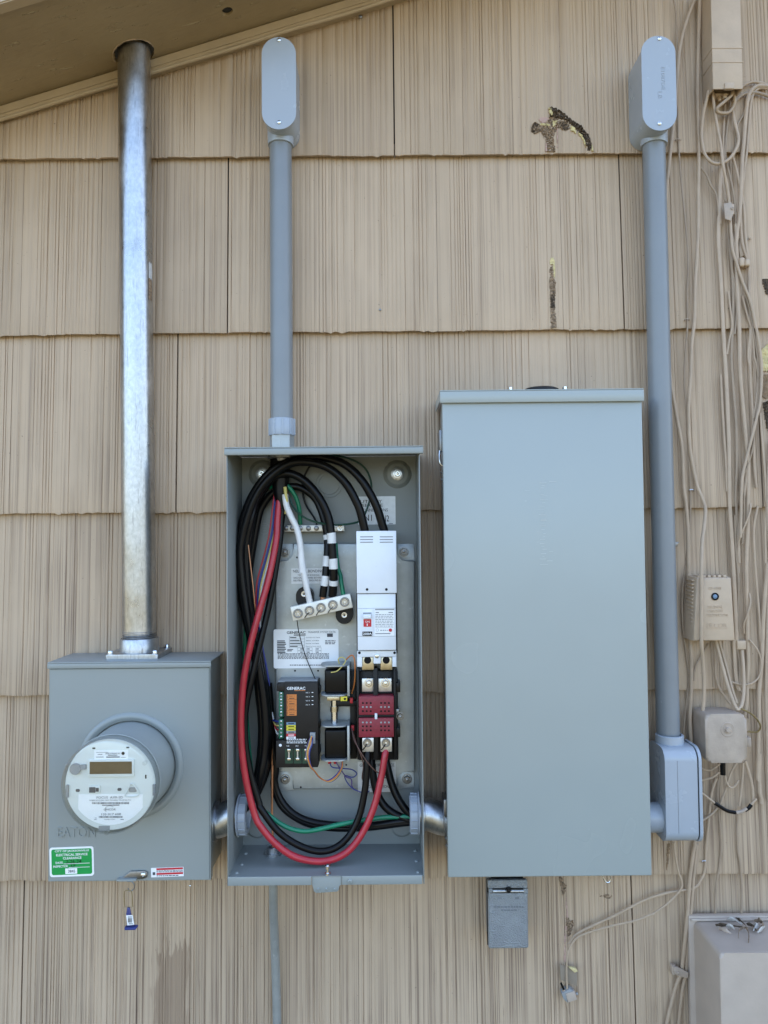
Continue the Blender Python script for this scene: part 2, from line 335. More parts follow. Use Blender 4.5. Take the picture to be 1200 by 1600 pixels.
M = {
 'siding': siding_mat('siding_paint', TAN, (0.235, 0.165, 0.115), worn=True),
 'soffit': soffit_mat('soffit_paint'),
 'trim': mat('trim_paint', (0.45, 0.35, 0.23), 0.5, 0, 0.12, 20, 0.2, 90, 0.001),
 'wood': mat('bare_wood', (0.30, 0.2, 0.11), 0.8, 0, 0.5, 60, 0.5, 120, 0.002),
 'rot': mat('rotten_wood', (0.13, 0.088, 0.052), 0.95, 0, 0.85, 240, 0.8, 220, 0.003),
 'rotgrey': mat('weathered_wood', (0.38, 0.265, 0.165), 0.9, 0, 0.8, 260, 0.8, 220, 0.003),
 'foam': mat('filler_yellow', (0.72, 0.60, 0.30), 0.8, 0, 0.35, 120, 0.5, 200, 0.002),
 'putty': mat('pink_primer', (0.50, 0.33, 0.26), 0.7, 0, 0.2, 60, 0.2, 120, 0.001),
 'tar': mat('tar_paper', (0.03, 0.028, 0.026), 0.9),
 'roof': mat('roof_shingle', (0.09, 0.085, 0.08), 0.9, 0, 0.4, 40, 0.5, 80, 0.003),
 'ground': mat('dry_lawn', (0.120, 0.100, 0.046), 0.95, 0, 0.45, 1.3, 0.6, 25, 0.03),
 'galv': galv_mat('galvanised_steel'),
 'zinc': mat('zinc_plate', (0.43, 0.455, 0.45), 0.46, 0.6, 0.22, 35, 0.1, 200, 0.0008, dirt=((0.55, 0.58, 0.58), 90, 0.60)),
 'castzinc': galv_mat('cast_zinc', (0.62, 0.64, 0.66), 0.36, 140),
 'steel': mat('bright_steel', (0.72, 0.73, 0.74), 0.24, 1.0, 0.2, 60),
 'darksteel': mat('dull_steel', (0.30, 0.30, 0.30), 0.4, 1.0, 0.3, 60),
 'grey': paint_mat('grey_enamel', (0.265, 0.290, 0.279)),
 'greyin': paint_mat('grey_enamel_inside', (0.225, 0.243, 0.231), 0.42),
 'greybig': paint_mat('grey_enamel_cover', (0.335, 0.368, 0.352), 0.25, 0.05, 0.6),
 'cast': mat('cast_grey_paint', (0.33, 0.35, 0.36), 0.36, 0.25, 0.15, 60, 1.0, 420, 0.004),
 'pvc': mat('grey_pvc', (0.215, 0.232, 0.243), 0.33, 0, 0.08, 14, 0.05, 60, 0.001, dirt=((0.34, 0.36, 0.37), 45, 0.68)),
 'pvclight': mat('grey_pvc_moulded', (0.345, 0.383, 0.425), 0.26, 0, 0.03, 20, 0.03, 60, 0.001),
 'black': mat('black_insulation', (0.0045, 0.0045, 0.005), 0.30, 0, 0.3, 60, 0.1, 300, 0.0005, 0.2),
 'blackp': mat('black_plastic', (0.006, 0.006, 0.0065), 0.42, 0, 0.3, 60, spec=0.3),
 'module': mat('module_plastic', (0.018, 0.015, 0.013), 0.5, 0, 0.2, 60, 0.1, 500, 0.0005, 0.3),
 'blk': mat('black_ink', (0.006, 0.006, 0.007), 0.7, spec=0.2),
 'grayink': mat('grey_ink', (0.09, 0.093, 0.1), 0.6, spec=0.2),
 'red': mat('red_insulation', (0.42, 0.022, 0.035), 0.3, 0, 0.2, 40),
 'redp': mat('red_print', (0.55, 0.02, 0.03), 0.5),
 'maroon': mat('maroon_phenolic', (0.26, 0.020, 0.036), 0.5, 0, 0.25, 200, 0.3, 500, 0.0006),
 'green': mat('green_insulation', (0.006, 0.19, 0.095), 0.32, 0, 0.2, 40),
 'dkgreen': mat('dark_green_insulation', (0.006, 0.05, 0.03), 0.35),
 'greens': mat('green_sticker', (0.0, 0.30, 0.055), 0.5),
 'greent': mat('green_terminal', (0.02, 0.16, 0.09), 0.45),
 'white': mat('white_insulation', (0.72, 0.72, 0.70), 0.4, 0, 0.1, 60),
 'paper': mat('white_label', (0.86, 0.87, 0.86), 0.5, 0, 0.05, 40),
 'silver': mat('silver_label', (0.62, 0.64, 0.65), 0.42, 0.3, 0.12, 120),
 'breaker': mat('breaker_plastic', (0.74, 0.77, 0.80), 0.42, 0, 0.05, 30),
 'brass': mat('plated_brass', (0.62, 0.55, 0.40), 0.35, 1.0, 0.3, 90),
 'lug': mat('aluminium_lug', (0.70, 0.69, 0.66), 0.38, 0.85, 0.25, 90),
 'bar': mat('tin_bar', (0.78, 0.75, 0.66), 0.42, 0.35, 0.2, 60),
 'copper': mat('bare_copper', (0.55, 0.28, 0.16), 0.4, 1.0, 0.4, 60),
 'blue': mat('blue_insulation', (0.03, 0.045, 0.22), 0.4), 'yellow': mat('yellow_insulation', (0.62, 0.52, 0.16), 0.4),
 'orange': mat('orange_print', (0.62, 0.20, 0.045), 0.45), 'purple': mat('purple_insulation', (0.10, 0.06, 0.22), 0.4),
 'brown': mat('brown_insulation', (0.10, 0.045, 0.03), 0.4), 'ylab': mat('yellow_print', (0.70, 0.60, 0.05), 0.5),
 'blab': mat('blue_print', (0.16, 0.25, 0.36), 0.5), 'glab': mat('grey_print', (0.28, 0.29, 0.29), 0.5),
 'metergrey': mat('meter_grey', (0.31, 0.335, 0.32), 0.42, 0, 0.1, 25, 0.05, 60, 0.001),
 'meterface': mat('meter_face', (0.66, 0.69, 0.65), 0.5, 0, 0.05, 30),
 'lcd': mat('display_glass', (0.105, 0.072, 0.035), 0.18, 0, 0.35, 25),
 'clear': clear_mat('clear_polycarbonate'),
 'cable': mat('painted_cable', (0.46, 0.346, 0.24), 0.5, 0, 0.2, 30, 0.25, 220, 0.0008),
 'cable2': mat('painted_cable_pale', (0.49, 0.37, 0.257), 0.5, 0, 0.18, 30, 0.25, 220, 0.0008),
 'cable3': mat('painted_cable_dull', (0.37, 0.278, 0.192), 0.55, 0, 0.22, 30, 0.25, 220, 0.0008),
 'boxtan': mat('tan_box_paint', (0.52, 0.395, 0.275), 0.5, 0, 0.15, 25, 0.3, 160, 0.001),
 'boxgrey': mat('dusty_tan_box', (0.45, 0.36, 0.28), 0.6, 0, 0.2, 45, 0.4, 300, 0.001, dirt=((0.25, 0.20, 0.15), 30, 0.68)),
 'boxbig': mat('pale_tan_box', (0.47, 0.385, 0.31), 0.5, 0, 0.1, 25, 0.25, 300, 0.0008, dirt=((0.2, 0.17, 0.14), 60, 0.72)),
 'gold': mat('brassy_wire', (0.30, 0.22, 0.09), 0.45, 0.4, 0.3, 60),
 'flake': mat('paint_flake', (0.56, 0.52, 0.46), 0.8, 0, 0.3, 200),
 'tagm': mat('faded_tag', (0.29, 0.235, 0.175), 0.7, 0, 0.2, 60),
 'scuff': mat('paint_scuff', (0.47, 0.50, 0.485), 0.45),
 'castink': mat('cast_lettering', (0.17, 0.185, 0.2), 0.5),
 'bluep': mat('blue_seal', (0.02, 0.04, 0.20), 0.35),
}

# ------------------------------------------------------------------ ground
g = MB(); g.box(-150, 150, -150, 150, -0.4, 0.0)
g.obj('ground', M['ground'], kind='structure', smooth=0)

# ------------------------------------------------------------------ house: wall, shingles, trim, soffit, roof
house = thing('house', 'tan house gable wall of combed shingles under a sloping soffit', 'house', (0, 0.1, 0))
ta, tb = P(0, 187, 0.03), P(400, 64, 0.03)
SL = (tb.z-ta.z)/(tb.x-ta.x)
def trim_z(x): return ta.z+SL*(x-ta.x)            # lower edge of the rake trim
ta2 = P(0, 161, 0.036)
TRIM_H = ta2.z-trim_z(ta2.x)
def soff_z(x): return trim_z(x)+TRIM_H            # underside of the soffit
XL, XR, XRIDGE = -2.6, 5.6, 2.6
poly = [(XL, 0.0), (XR, 0.0), (XR, soff_z(XRIDGE)-SL*(XR-XRIDGE)+0.03), (XRIDGE, soff_z(XRIDGE)+0.03), (XL, soff_z(XL)+0.03)]
MB().prism(poly, -0.18, 0.0).obj('wall', M['tar'], house, smooth=0)

edges_px = [242, 521, 800, 1079, 1371]
zb = [P(600, y, 0.019).z for y in edges_px]
step = (zb[0]-zb[-1])/4
joints = {0: [5, 240, 405, 615, 800, 1017, 1110], 1: [150, 355, 498, 683, 878, 973, 1118], 2: [96, 275, 400, 560, 640, 790, 890, 1050, 1189],
          3: [60, 181, 351, 480, 610, 760, 900, 1012, 1122], 4: [20, 190, 330, 460, 640, 700, 880, 1025, 1180], 5: [32, 127, 305, 400, 560, 745, 850, 992, 1150]}
wide_gap = {(1, 355), (5, 992), (0, 615), (2, 275), (2, 1189), (5, 32), (1, 973)}
def shingle(x0, x1, z0, z1, seed, clip=None):
    rnd = random.Random(seed); mb = MB(); bm = mb.bm
    H = z1-z0+0.03; tilt = rnd.uniform(-0.0007, 0.0007)
    rows = [0.0, 0.012, 0.2, 0.42, 0.64, 0.85, 1.0]
    cols = [(x0, 0.0008, [1]*7)]
    x = x0+rnd.uniform(0.001, 0.004); dens = rnd.uniform(0, 100)
    while x < x1-0.006:
        dn = 0.5+0.5*noise.noise(Vector((x*14+dens, seed*1.7, 0)))
        land = (0.0025+rnd.expovariate(1/0.0035)) if dn > 0.45 else (0.006+rnd.expovariate(1/0.007))
        land = min(land, 0.024); w = rnd.uniform(0.0012, 0.0028); dp = rnd.uniform(0.0008, 0.0027)*(1.25 if dn > 0.45 else 0.7)
        hgt = rnd.uniform(-0.0004, 0.0003)
        xe = min(x+land, x1-0.003)
        one = [1]*7; fr = [rnd.uniform(0.35, 1.0) for _ in rows]; fr[0] = fr[1] = rnd.uniform(0.1, 0.6)
        cols.append((x, hgt*0.0+0.0001, one)); cols.append(((x+xe)/2, -hgt, one)); cols.append((xe, 0.0001, one))
        if xe+w < x1-0.002:
            cols.append((xe+w*0.35, dp, fr)); cols.append((xe+w*0.65, dp*0.9, fr))
        x = xe+w
    cols.append((x1, 0.0008, [1]*7))
    # drip / wobble of the painted butt edge
    grid = []; backs = []
    drip = [(rnd.uniform(x0, x1), rnd.uniform(0.002, 0.0065), rnd.uniform(0.0006, 0.0032)) for _ in range(rnd.randint(2, 6))]
    last = -9
    for cx, dep, fr in cols:
        cx = max(cx, last+1e-5); last = cx
        wob = 0.0020*noise.noise(Vector((cx*22, seed, 1.3)))+0.0007*noise.noise(Vector((cx*140, seed, 4.3)))
        for dx, dw, dh in drip: wob -= dh*math.exp(-((cx-dx)/dw)**2)
        colv = []
        for k, t in enumerate(rows):
            z = z0+t*H+(wob if k < 2 else 0)
            if k == 1: z += 0.0015
            d = 0.0195+(0.004-0.0195)*t+tilt*(1-t)-dep*fr[k]+0.0006*noise.noise(Vector((cx*9, z*4, seed)))*(1-t)
            if k == 0: d -= 0.0014
            if clip is not None: z = min(z, trim_z(cx)+0.006)
            colv.append(bm.verts.new((cx, -d, z)))
        grid.append(colv); backs.append(bm.verts.new((cx, -0.0112, z0+0.0008+wob*0.7)))
    for i in range(len(grid)-1):
        a, b = grid[i], grid[i+1]
        for k in range(len(rows)-1): bm.faces.new((a[k], b[k], b[k+1], a[k+1]))
        bm.faces.new((backs[i], backs[i+1], b[0], a[0]))
    for gcol, bk in ((grid[0], backs[0]), (grid[-1], backs[-1])):   # thin side faces at the joints
        top = bm.verts.new((gcol[-1].co.x, -0.001, gcol[-1].co.z)); low = bm.verts.new((bk.co.x, -0.001, bk.co.z))
        for k in range(len(rows)-1): pass
        bm.faces.new(list(gcol)+[top, low, bk])
    return mb.obj('shingle', M['siding'], house, smooth=60)
SH = {}
for c in range(-2, 8):
    z0 = zb[0]-step*c; z1 = z0+step
    rj = random.Random(c*11+3)
    js = [P(x, (edges_px[0]+280*(c-0.5)), 0.018).x for x in joints.get(c, [])] if c in joints else []
    keys = list(joints.get(c, []))
    lo = js[0] if js else 0.0; hi = js[-1] if js else 0.0
    pre = []; x = lo
    xlim, xlim2 = -1.25, 1.35
    while x > xlim: x -= rj.uniform(0.13, 0.3); pre.append(x)
    post = []; x = hi
    while x < xlim2: x += rj.uniform(0.13, 0.3); post.append(x)
    if not js: js = [0.0]; keys = [None]
    allj = pre[::-1]+js+post; kk = [None]*len(pre)+keys+[None]*len(post)
    for i in range(len(allj)-1):
        ga = 0.0014 if (c, kk[i]) in wide_gap else 0.0003; gb = 0.0014 if (c, kk[i+1]) in wide_gap else 0.0003
        a, b = allj[i]+ga, allj[i+1]-gb
        if z0 > trim_z(b)-0.005: continue
        clip = True if z1+0.03 > trim_z(a) else None
        SH[(c, i)] = (shingle(a, b, z0, z1, c*50+i+7, clip), a, b, z0, z1)
def shingle_at(px, py):
    p = P(px, py, 0.018)
    for k, (o, a, b, z0, z1) in SH.items():
        if a-0.003 <= p.x <= b+0.003 and z0 <= p.z <= z1: return o
    return house

# torn, rotten spots in the siding
def surf_d(z):
    t = ((z-zb[0])/step) % 1.0*step
    return 0.0195-0.0155*t/(step+0.03)
def torn(pxpoly, d0, d1, m, name, seed, parent, rough=0.002, cells=0.0035):
    """ragged relief patch: a triangulated lump field inside a pixel outline, standing out of the shingle"""
    rnd = random.Random(seed)
    pw = [(P(x, y, d1).x, P(x, y, d1).z) for x, y in pxpoly]
    def inside(x, z):
        r = False; j = len(pw)-1
        for i in range(len(pw)):
            if (pw[i][1] > z) != (pw[j][1] > z) and x < (pw[j][0]-pw[i][0])*(z-pw[i][1])/(pw[j][1]-pw[i][1])+pw[i][0]: r = not r
            j = i
        return r
    xs = [p[0] for p in pw]; zs = [p[1] for p in pw]
    mb = MB(); bm = mb.bm; grid = {}
    nx = int((max(xs)-min(xs))/cells)+2; nz = int((max(zs)-min(zs))/cells)+2
    for i in range(nx+1):
        for j in range(nz+1):
            x = min(xs)+(i-0.5)*cells+rnd.uniform(-.3, .3)*cells; z = min(zs)+(j-0.5)*cells+rnd.uniform(-.3, .3)*cells
            if inside(x, z): grid[i, j] = bm.verts.new((x, -(surf_d(z)+(d1-0.0170)*0.6+0.0003+rnd.uniform(-rough, rough)*0.7+0.0015*noise.noise(Vector((x*200, 0, z*60)))), z))
    for (i, j), v in grid.items():
        q = [grid.get(k) for k in ((i, j), (i+1, j), (i+1, j+1), (i, j+1))]
        if all(q): bm.faces.new(q)
        else:
            q = [w for w in q if w]
            if len(q) == 3 and (i, j) in grid: bm.faces.new(q)
    # skirt back into the shingle
    for e in [e for e in bm.edges if e.is_boundary]:
        a, b = e.verts
        a2 = bm.verts.new((a.co.x, -surf_d(a.co.z)+0.004, a.co.z)); b2 = bm.verts.new((b.co.x, -surf_d(b.co.z)+0.004, b.co.z))
        bm.faces.new((a, b, b2, a2))
    return mb.obj(name, m, parent, smooth=0)
zt_ = zoomer(820, 140, 0.1)
sh1 = shingle_at(870, 200)
torn(zt_([(92, 575), (150, 492), (245, 528), (320, 525), (375, 425), (480, 425), (560, 465), (640, 480), (705, 555), (705, 645), (620, 655), (540, 610), (500, 630), (470, 700), (455, 830), (495, 980), (340, 990), (330, 850), (270, 712), (240, 665), (150, 705), (100, 665)]), 0.012, 0.0178, M['rotgrey'], 'torn_wood', 1, sh1, 0.0030, 0.0022)
torn(zt_([(370, 250), (470, 260), (580, 330), (680, 410), (790, 490), (900, 570), (980, 660), (1030, 760), (1045, 850), (1030, 960), (970, 960), (950, 860), (900, 740), (820, 650), (720, 540), (600, 470), (480, 440), (400, 430)]), 0.010, 0.0195, M['rot'], 'torn_wood', 2, sh1, 0.0048, 0.0024)
torn(zt_([(840, 650), (900, 700), (950, 800), (960, 900), (935, 880), (900, 770), (835, 690)]), 0.010, 0.0200, M['foam'], 'yellow_filler', 41, sh1, 0.0012, 0.0018)
torn(zt_([(1035, 850), (1060, 870), (1078, 965), (1040, 965)]), 0.010, 0.0200, M['foam'], 'yellow_filler', 42, sh1, 0.0012, 0.0018)
torn(zt_([(230, 525), (330, 520), (400, 540), (395, 575), (310, 565), (240, 570)]), 0.010, 0.0198, M['foam'], 'yellow_filler', 43, sh1, 0.0014, 0.0018)
torn(zt_([(100, 570), (160, 505), (225, 520), (200, 600), (150, 690), (110, 660)]), 0.010, 0.0192, M['rot'], 'torn_wood', 3, sh1, 0.002, 0.0022)
torn(zt_([(540, 500), (640, 490), (690, 560), (690, 630), (620, 640), (540, 580)]), 0.010, 0.0185, M['rot'], 'torn_wood', 4, sh1, 0.0018, 0.002)
torn(zt_([(700, 530), (760, 560), (830, 660), (800, 690), (720, 640)]), 0.010, 0.0203, M['foam'], 'yellow_filler', 5, sh1, 0.001, 0.002)
torn(zt_([(370, 255), (430, 270), (450, 380), (420, 420), (385, 350)]), 0.010, 0.0213, M['foam'], 'yellow_filler', 6, sh1, 0.001, 0.002)
torn(zt_([(430, 470), (520, 480), (500, 540), (450, 590), (420, 540)]), 0.010, 0.0190, M['foam'], 'yellow_filler', 7, sh1, 0.0012, 0.0018)
torn(zt_([(200, 470), (260, 420), (370, 400), (380, 470), (330, 530), (250, 530)]), 0.010, 0.0176, M['putty'], 'pink_primer', 8, sh1, 0.0003, 0.003)
torn(zt_([(320, 780), (345, 850), (345, 985), (318, 985)]), 0.010, 0.0180, M['putty'], 'pink_primer', 9, sh1, 0.0003, 0.002)
torn(zt_([(495, 560), (520, 560), (520, 950), (500, 950)]), 0.010, 0.0180, M['putty'], 'pink_primer', 10, sh1, 0.0003, 0.0018)
sh2 = shingle_at(863, 460)
zt2 = zoomer(820, 380, 0.1)
torn(zt2([(390, 370), (440, 330), (450, 500), (495, 600), (485, 760), (480, 960), (495, 1150), (510, 1330), (400, 1345), (395, 1100), (385, 700)]), 0.008, 0.0185, M['rotgrey'], 'torn_wood', 11, sh2, 0.0016, 0.0022)
torn(zt2([(420, 780), (480, 790), (485, 1000), (410, 1040), (400, 850)]), 0.008, 0.0200, M['rot'], 'torn_wood', 12, sh2, 0.0012, 0.002)
torn(zt2([(400, 210), (470, 200), (485, 330), (490, 480), (480, 550), (450, 500), (435, 320), (395, 330)]), 0.006, 0.0190, M['foam'], 'yellow_filler', 13, sh2, 0.0008, 0.0018)
sh5 = shingle_at(883, 1430)
zt3 = zoomer(850, 1350, 0.1833)
torn(zt3([(135, 140), (165, 130), (185, 190), (220, 200), (205, 235), (185, 300), (165, 290), (150, 220)]), 0.004, 0.019, M['rotgrey'], 'torn_wood', 14, sh5, 0.0015, 0.0022)
torn(zt3([(195, 480), (215, 465), (235, 500), (265, 505), (260, 580), (225, 640), (205, 640)]), 0.006, 0.020, M['rotgrey'], 'torn_wood', 15, sh5, 0.002, 0.002)
torn(zt3([(190, 300), (205, 300), (220, 470), (200, 620), (195, 860), (170, 850), (180, 600), (195, 470)]), 0.006, 0.0176, M['putty'], 'pink_primer', 16, sh5, 0.0004, 0.002)
torn(zt3([(430, 300), (500, 292), (580, 270), (600, 300), (580, 330), (500, 304)]), 0.006, 0.018, M['rotgrey'], 'torn_wood', 17, sh5, 0.0008, 0.002)
sh6 = shingle_at(1045, 1335)
torn([(1042, 1318), (1048, 1318), (1045, 1345), (1043, 1360), (1040, 1360)], 0.01, 0.0195, M['wood'], 'torn_wood', 18, sh6, 0.0008, 0.0018)
# broken siding at the far right edge: studs and old sheathing show
shr = shingle_at(1194, 480)
torn([(1192, 434), (1206, 434), (1206, 462), (1197, 460), (1193, 445)], 0.004, 0.0195, M['rot'], 'torn_wood', 19, shr, 0.0012, 0.0025)
shr = shingle_at(1196, 620)
torn([(1193, 545), (1208, 530), (1208, 580), (1194, 578)], 0.004, 0.0215, M['foam'], 'yellow_filler', 20, shr, 0.0012, 0.0025)
torn([(1193, 582), (1208, 582), (1208, 624), (1194, 620)], 0.004, 0.0205, M['wood'], 'torn_wood', 21, shr, 0.0008, 0.0025)
torn([(1194, 626), (1208, 624), (1208, 690), (1201, 672), (1196, 650)], 0.004, 0.0200, M['rot'], 'torn_wood', 22, shr, 0.002, 0.0025)

# rake trim with its bead
def raked(x0, x1, d0, d1, h0, h1, bev=0.0):
    mb = MB(); bm = mb.bm
    v = [[bm.verts.new((x, -d, trim_z(x)+h)) for d, h in ((d0, h0), (d1, h0), (d1, h1), (d0, h1))] for x in (x0, x1)]
    bm.faces.new(v[0][::-1]); bm.faces.new(v[1])
    for k in range(4): bm.faces.new((v[0][k], v[0][(k+1) % 4], v[1][(k+1) % 4], v[1][k]))
    if bev: bmesh.ops.bevel(bm, geom=[e for e in bm.edges if abs(e.verts[0].co.x-e.verts[1].co.x) > 0.5], offset=bev, segments=3, affect='EDGES')
    return mb
trim = raked(-1.9, XRIDGE, 0.002, 0.034, 0.0045, TRIM_H-0.0015, 0.004).obj('rake_trim', M['trim'], house)
pts = []
x = -1.9
while x < 2.4:
    pts.append((x, -0.0285-0.002*noise.noise(Vector((x*7, 0, 0))), trim_z(x)+0.001+0.0022*noise.noise(Vector((x*9, 3, 0))))); x += 0.06
MB().tube(pts, 0.0038, 8, sub=3).obj('caulk_bead', M['trim'], trim)
# soffit boards (real holes for the mast and the knot hole), fascia, roof deck
def on_soffit(px, py):
    v = fwd+rgt*((px-600)/F)+upv*((800-py)/F)
    t = (soff_z(0)-CAM.z)/(v.z-SL*v.x)
    return CAM+v*t
MAST_D = 0.057
mast_top, mast_bot = P(209.5, 85, MAST_D), P(218, 1000, MAST_D)
mast_x = mast_top.x
hp = on_soffit(355, 18)
def soffit_board(x0, x1, d0, d1, holes, th=0.006, off=0.0):
    bm = bmesh.new(); es = []
    def loop(pts):
        vs_ = [bm.verts.new((x, -d, 0)) for x, d in pts]
        for i in range(len(vs_)): es.append(bm.edges.new((vs_[i], vs_[(i+1) % len(vs_)])))
    loop([(x0, d0), (x1, d0), (x1, d1), (x0, d1)])
    for hx, hd, hr, rag in holes:
        loop([(hx+(hr+rag*noise.noise(Vector((k*1.9, hx*10, 0))))*math.cos(2*math.pi*k/40), hd+(hr+rag*noise.noise(Vector((k*1.9, hx*10, 0))))*math.sin(2*math.pi*k/40)) for k in range(40)])
    bmesh.ops.triangle_fill(bm, use_beauty=True, edges=es)
    r = bmesh.ops.extrude_face_region(bm, geom=list(bm.faces))
    for v in [q for q in r['geom'] if isinstance(q, bmesh.types.BMVert)]: v.co.z += th
    for v in bm.verts: v.co.z += soff_z(v.co.x)+off
    mb = MB(); mb.bm.free(); mb.bm = bm; return mb
EDGE = -on_soffit(25, 8).y
soffit = soffit_board(-2.2, XRIDGE, 0.0, EDGE, [(mast_x, MAST_D, 0.0365, 0.003), (hp.x, -hp.y, 0.0105, 0.001)]).obj('soffit', M['soffit'], house)
mbp = MB()
mbp.tube([(mast_x+0.0385*math.cos(a*0.41), -MAST_D+0.0385*math.sin(a*0.41)*-1, soff_z(mast_x+0.0385*math.cos(a*0.41))-0.0005) for a in range(0, 9)], lambda t: 0.0003+0.0013*abs(math.sin(t*37)*math.sin(t*11)), 6, sub=4).obj('splintered_rim', M['cable2'], soffit)
raked(-2.2, XRIDGE, EDGE+0.001, EDGE+0.024, TRIM_H-0.010, TRIM_H+0.15, 0.002).obj('fascia', M['trim'], house)
def roof_slab(xa, za, xb, zb_):
    mb = MB(); bm = mb.bm
    v = [[bm.verts.new((x, -d, z+h)) for d, h in ((-9, 0), (EDGE+0.05, 0), (EDGE+0.05, 0.05), (-9, 0.05))] for x, z in ((xa, za), (xb, zb_))]
    bm.faces.new(v[0][::-1]); bm.faces.new(v[1])
    for k in range(4): bm.faces.new((v[0][k], v[0][(k+1) % 4], v[1][(k+1) % 4], v[1][k]))
    return mb
zr = soff_z(XRIDGE)+0.16
roof_slab(XL-0.3, soff_z(XL-0.3)+0.16, XRIDGE, zr).obj('roof', M['roof'], house, smooth=0)
roof_slab(XRIDGE+0.001, zr, XR+0.3, zr-SL*(XR+0.3-XRIDGE)).obj('roof', M['roof'], house, smooth=0)
# small fasteners left in the siding
SCREWS = {}
def screw_mesh(kind, m):
    if (kind, m.name) in SCREWS: return SCREWS[kind, m.name]
    mb = MB()
    if kind == 'round':       # slotted pan head, unit radius, facing -y
        mb.lathe((0, 0, 0), (0, -1, 0), [(1.0, -0.3), (1.0, 0.1), (0.9, 0.34), (0.6, 0.5), (0.28, 0.55), (0.28, 0.3), (0, 0.3)], 14)
    elif kind == 'hex':
        mb.lathe((0, 0, 0), (0, -1, 0), [(1.25, -0.3), (1.25, 0.08), (0.99, 0.1)], 16).lathe((0, 0, 0), (0, -1, 0), [(0.9, 0.0), (0.9, 0.6), (0.8, 0.68), (0.45, 0.68), (0.45, 0.95), (0.35, 1.0), (0, 1.0)], 6)
    elif kind == 'lug':       # recessed socket set screw
        mb.lathe((0, 0, 0), (0, -1, 0), [(1.0, -0.2), (1.0, 0.12), (0.92, 0.2), (0.72, 0.2), (0.70, 0.02), (0.6, 0.0)], 18).lathe((0, 0, 0), (0, -1, 0), [(0.6, 0.0), (0.5, 0.1), (0.36, 0.1), (0.36, -0.1), (0, -0.1)], 12)
    me = mb.mesh('fastener_'+kind, m); SCREWS[kind, m.name] = me; return me
def fastener(name, parent, px, py, d, rpx, kind='round', m=None, spin=0.0):
    r = rpx/S(d)
    return link_mesh(name, screw_mesh(kind, m or M['steel']), parent, P(px, py, d), r, (0, spin, 0))
fastener('nail', shingle_at(594, 484), 594, 484, 0.0185, 2.0, 'round', M['darksteel'])
fastener('nail', shingle_at(563, 26), 563, 26, 0.0145, 3.0, 'round', M['darksteel'])

# ------------------------------------------------------------------ lettering
FONT = {}
def text_mesh(s, bold=False):
    if s in FONT: return FONT[s]
    cu = bpy.data.curves.new('t', 'FONT'); cu.body = s; cu.size = 1.0; cu.resolution_u = 2
    if bold: cu.offset = 0.018
    o = bpy.data.objects.new('t', cu); col.objects.link(o)
    bpy.context.view_layer.update()
    me = bpy.data.meshes.new_from_object(o.evaluated_get(bpy.context.evaluated_depsgraph_get()))
    bpy.data.objects.remove(o); FONT[s] = me; return me
def lettering(parent, items, d, m, name='lettering', bold=False, rot=0.0, pivot=None):
    """items: (string, x0, x1, y_mid, height) in photo pixels; string None draws a strip of too-small print"""
    mb = MB()
    for it in items:
        s, x0, x1, ym, h = it[:5]
        a, b, c, e = rect(x0, x1, ym-h/2, ym+h/2, d)
        if s is None:
            mb.bm.faces.new([mb.bm.verts.new(q) for q in ((a, -d, c), (b, -d, c), (b, -d, e), (a, -d, e))]); continue
        me = text_mesh(s, bold)
        xs = [v.co.x for v in me.vertices]; ys = [v.co.y for v in me.vertices]
        if not xs: continue
        sx = (b-a)/(max(xs)-min(xs)); sy = (e-c)/(max(ys)-min(ys))
        mb.add_mesh(me, Matrix(((sx, 0, 0, a-min(xs)*sx), (0, 0, 0, -d), (0, sy, 0, c-min(ys)*sy), (0, 0, 0, 1))))
    if rot:
        p = P(pivot[0], pivot[1], d); mb.xf(Matrix.Translation(p) @ Matrix.Rotation(rot, 4, 'Y') @ Matrix.Translation(-p))
    return mb.obj(name, m, parent, smooth=0)
def fine_print(x0, x1, y0, y1, n, seed=0, h=0.55):
    rnd = random.Random(seed); out = []
    for k in range(n):
        y = y0+(y1-y0)*(k+0.5)/n; x = x0
        while x < x1-1:
            w = rnd.uniform(1.5, 5); out.append((None, x, min(x+w, x1), y, (y1-y0)/n*h)); x += w+0.9
    return out
def barcode(x0, x1, ym, h, seed=0):
    rnd = random.Random(seed); out = []; x = x0
    while x < x1:
        w = rnd.choice((0.5, 0.5, 1.0)); out.append((None, x, min(x1, x+w), ym, h)); x += w+rnd.choice((0.5, 0.6, 1.0))
    return out
def plate(name, parent, x0, x1, y0, y1, d, m, rad=1.5, th=0.0008, bev=0.0, rot=0.0):
    a, b, c, e = rect(x0, x1, y0, y1, d+th)
    mb = MB().prism(rrect(a, b, c, e, rad/S(d)), d, d+th, bev)
    if rot:
        p = P((x0+x1)/2, (y0+y1)/2, d); mb.xf(Matrix.Translation(p) @ Matrix.Rotation(rot, 4, 'Y') @ Matrix.Translation(-p))
    return mb.obj(name, m, parent)

# ------------------------------------------------------------------ galvanised service mast
mast = thing('service_mast', 'bright galvanised steel pipe rising through the soffit from the meter box', 'pipe', mast_bot)
hub_z = P(218, 1001, MAST_D).z
ztop = soff_z(mast_x)+0.10
axis = (mast_top-mast_bot).normalized(); topp = mast_bot+axis*((ztop-mast_bot.z)/axis.z)
MR = 0.0302
MB().tube([topp, mast_bot+axis*0.012], MR, 48, smooth=False).obj('pipe', M['galv'], mast)
mb = MB()
for k in range(6):
    z = hub_z+0.002+k*0.0032; c = mast_bot+axis*((z-mast_bot.z)/axis.z)
    mb.lathe((c.x, c.y, z), (0, 0, 1), [(MR-0.001, -0.0014), (MR+0.0011, 0), (MR-0.001, 0.0014)], 40)
mb.obj('thread', M['castzinc'], mast)
MBF = 0.125                                  # front of the meter box
bx0, bx1, bz0, bz1 = rect(75.5, 328.5, 1043, 1377, MBF)
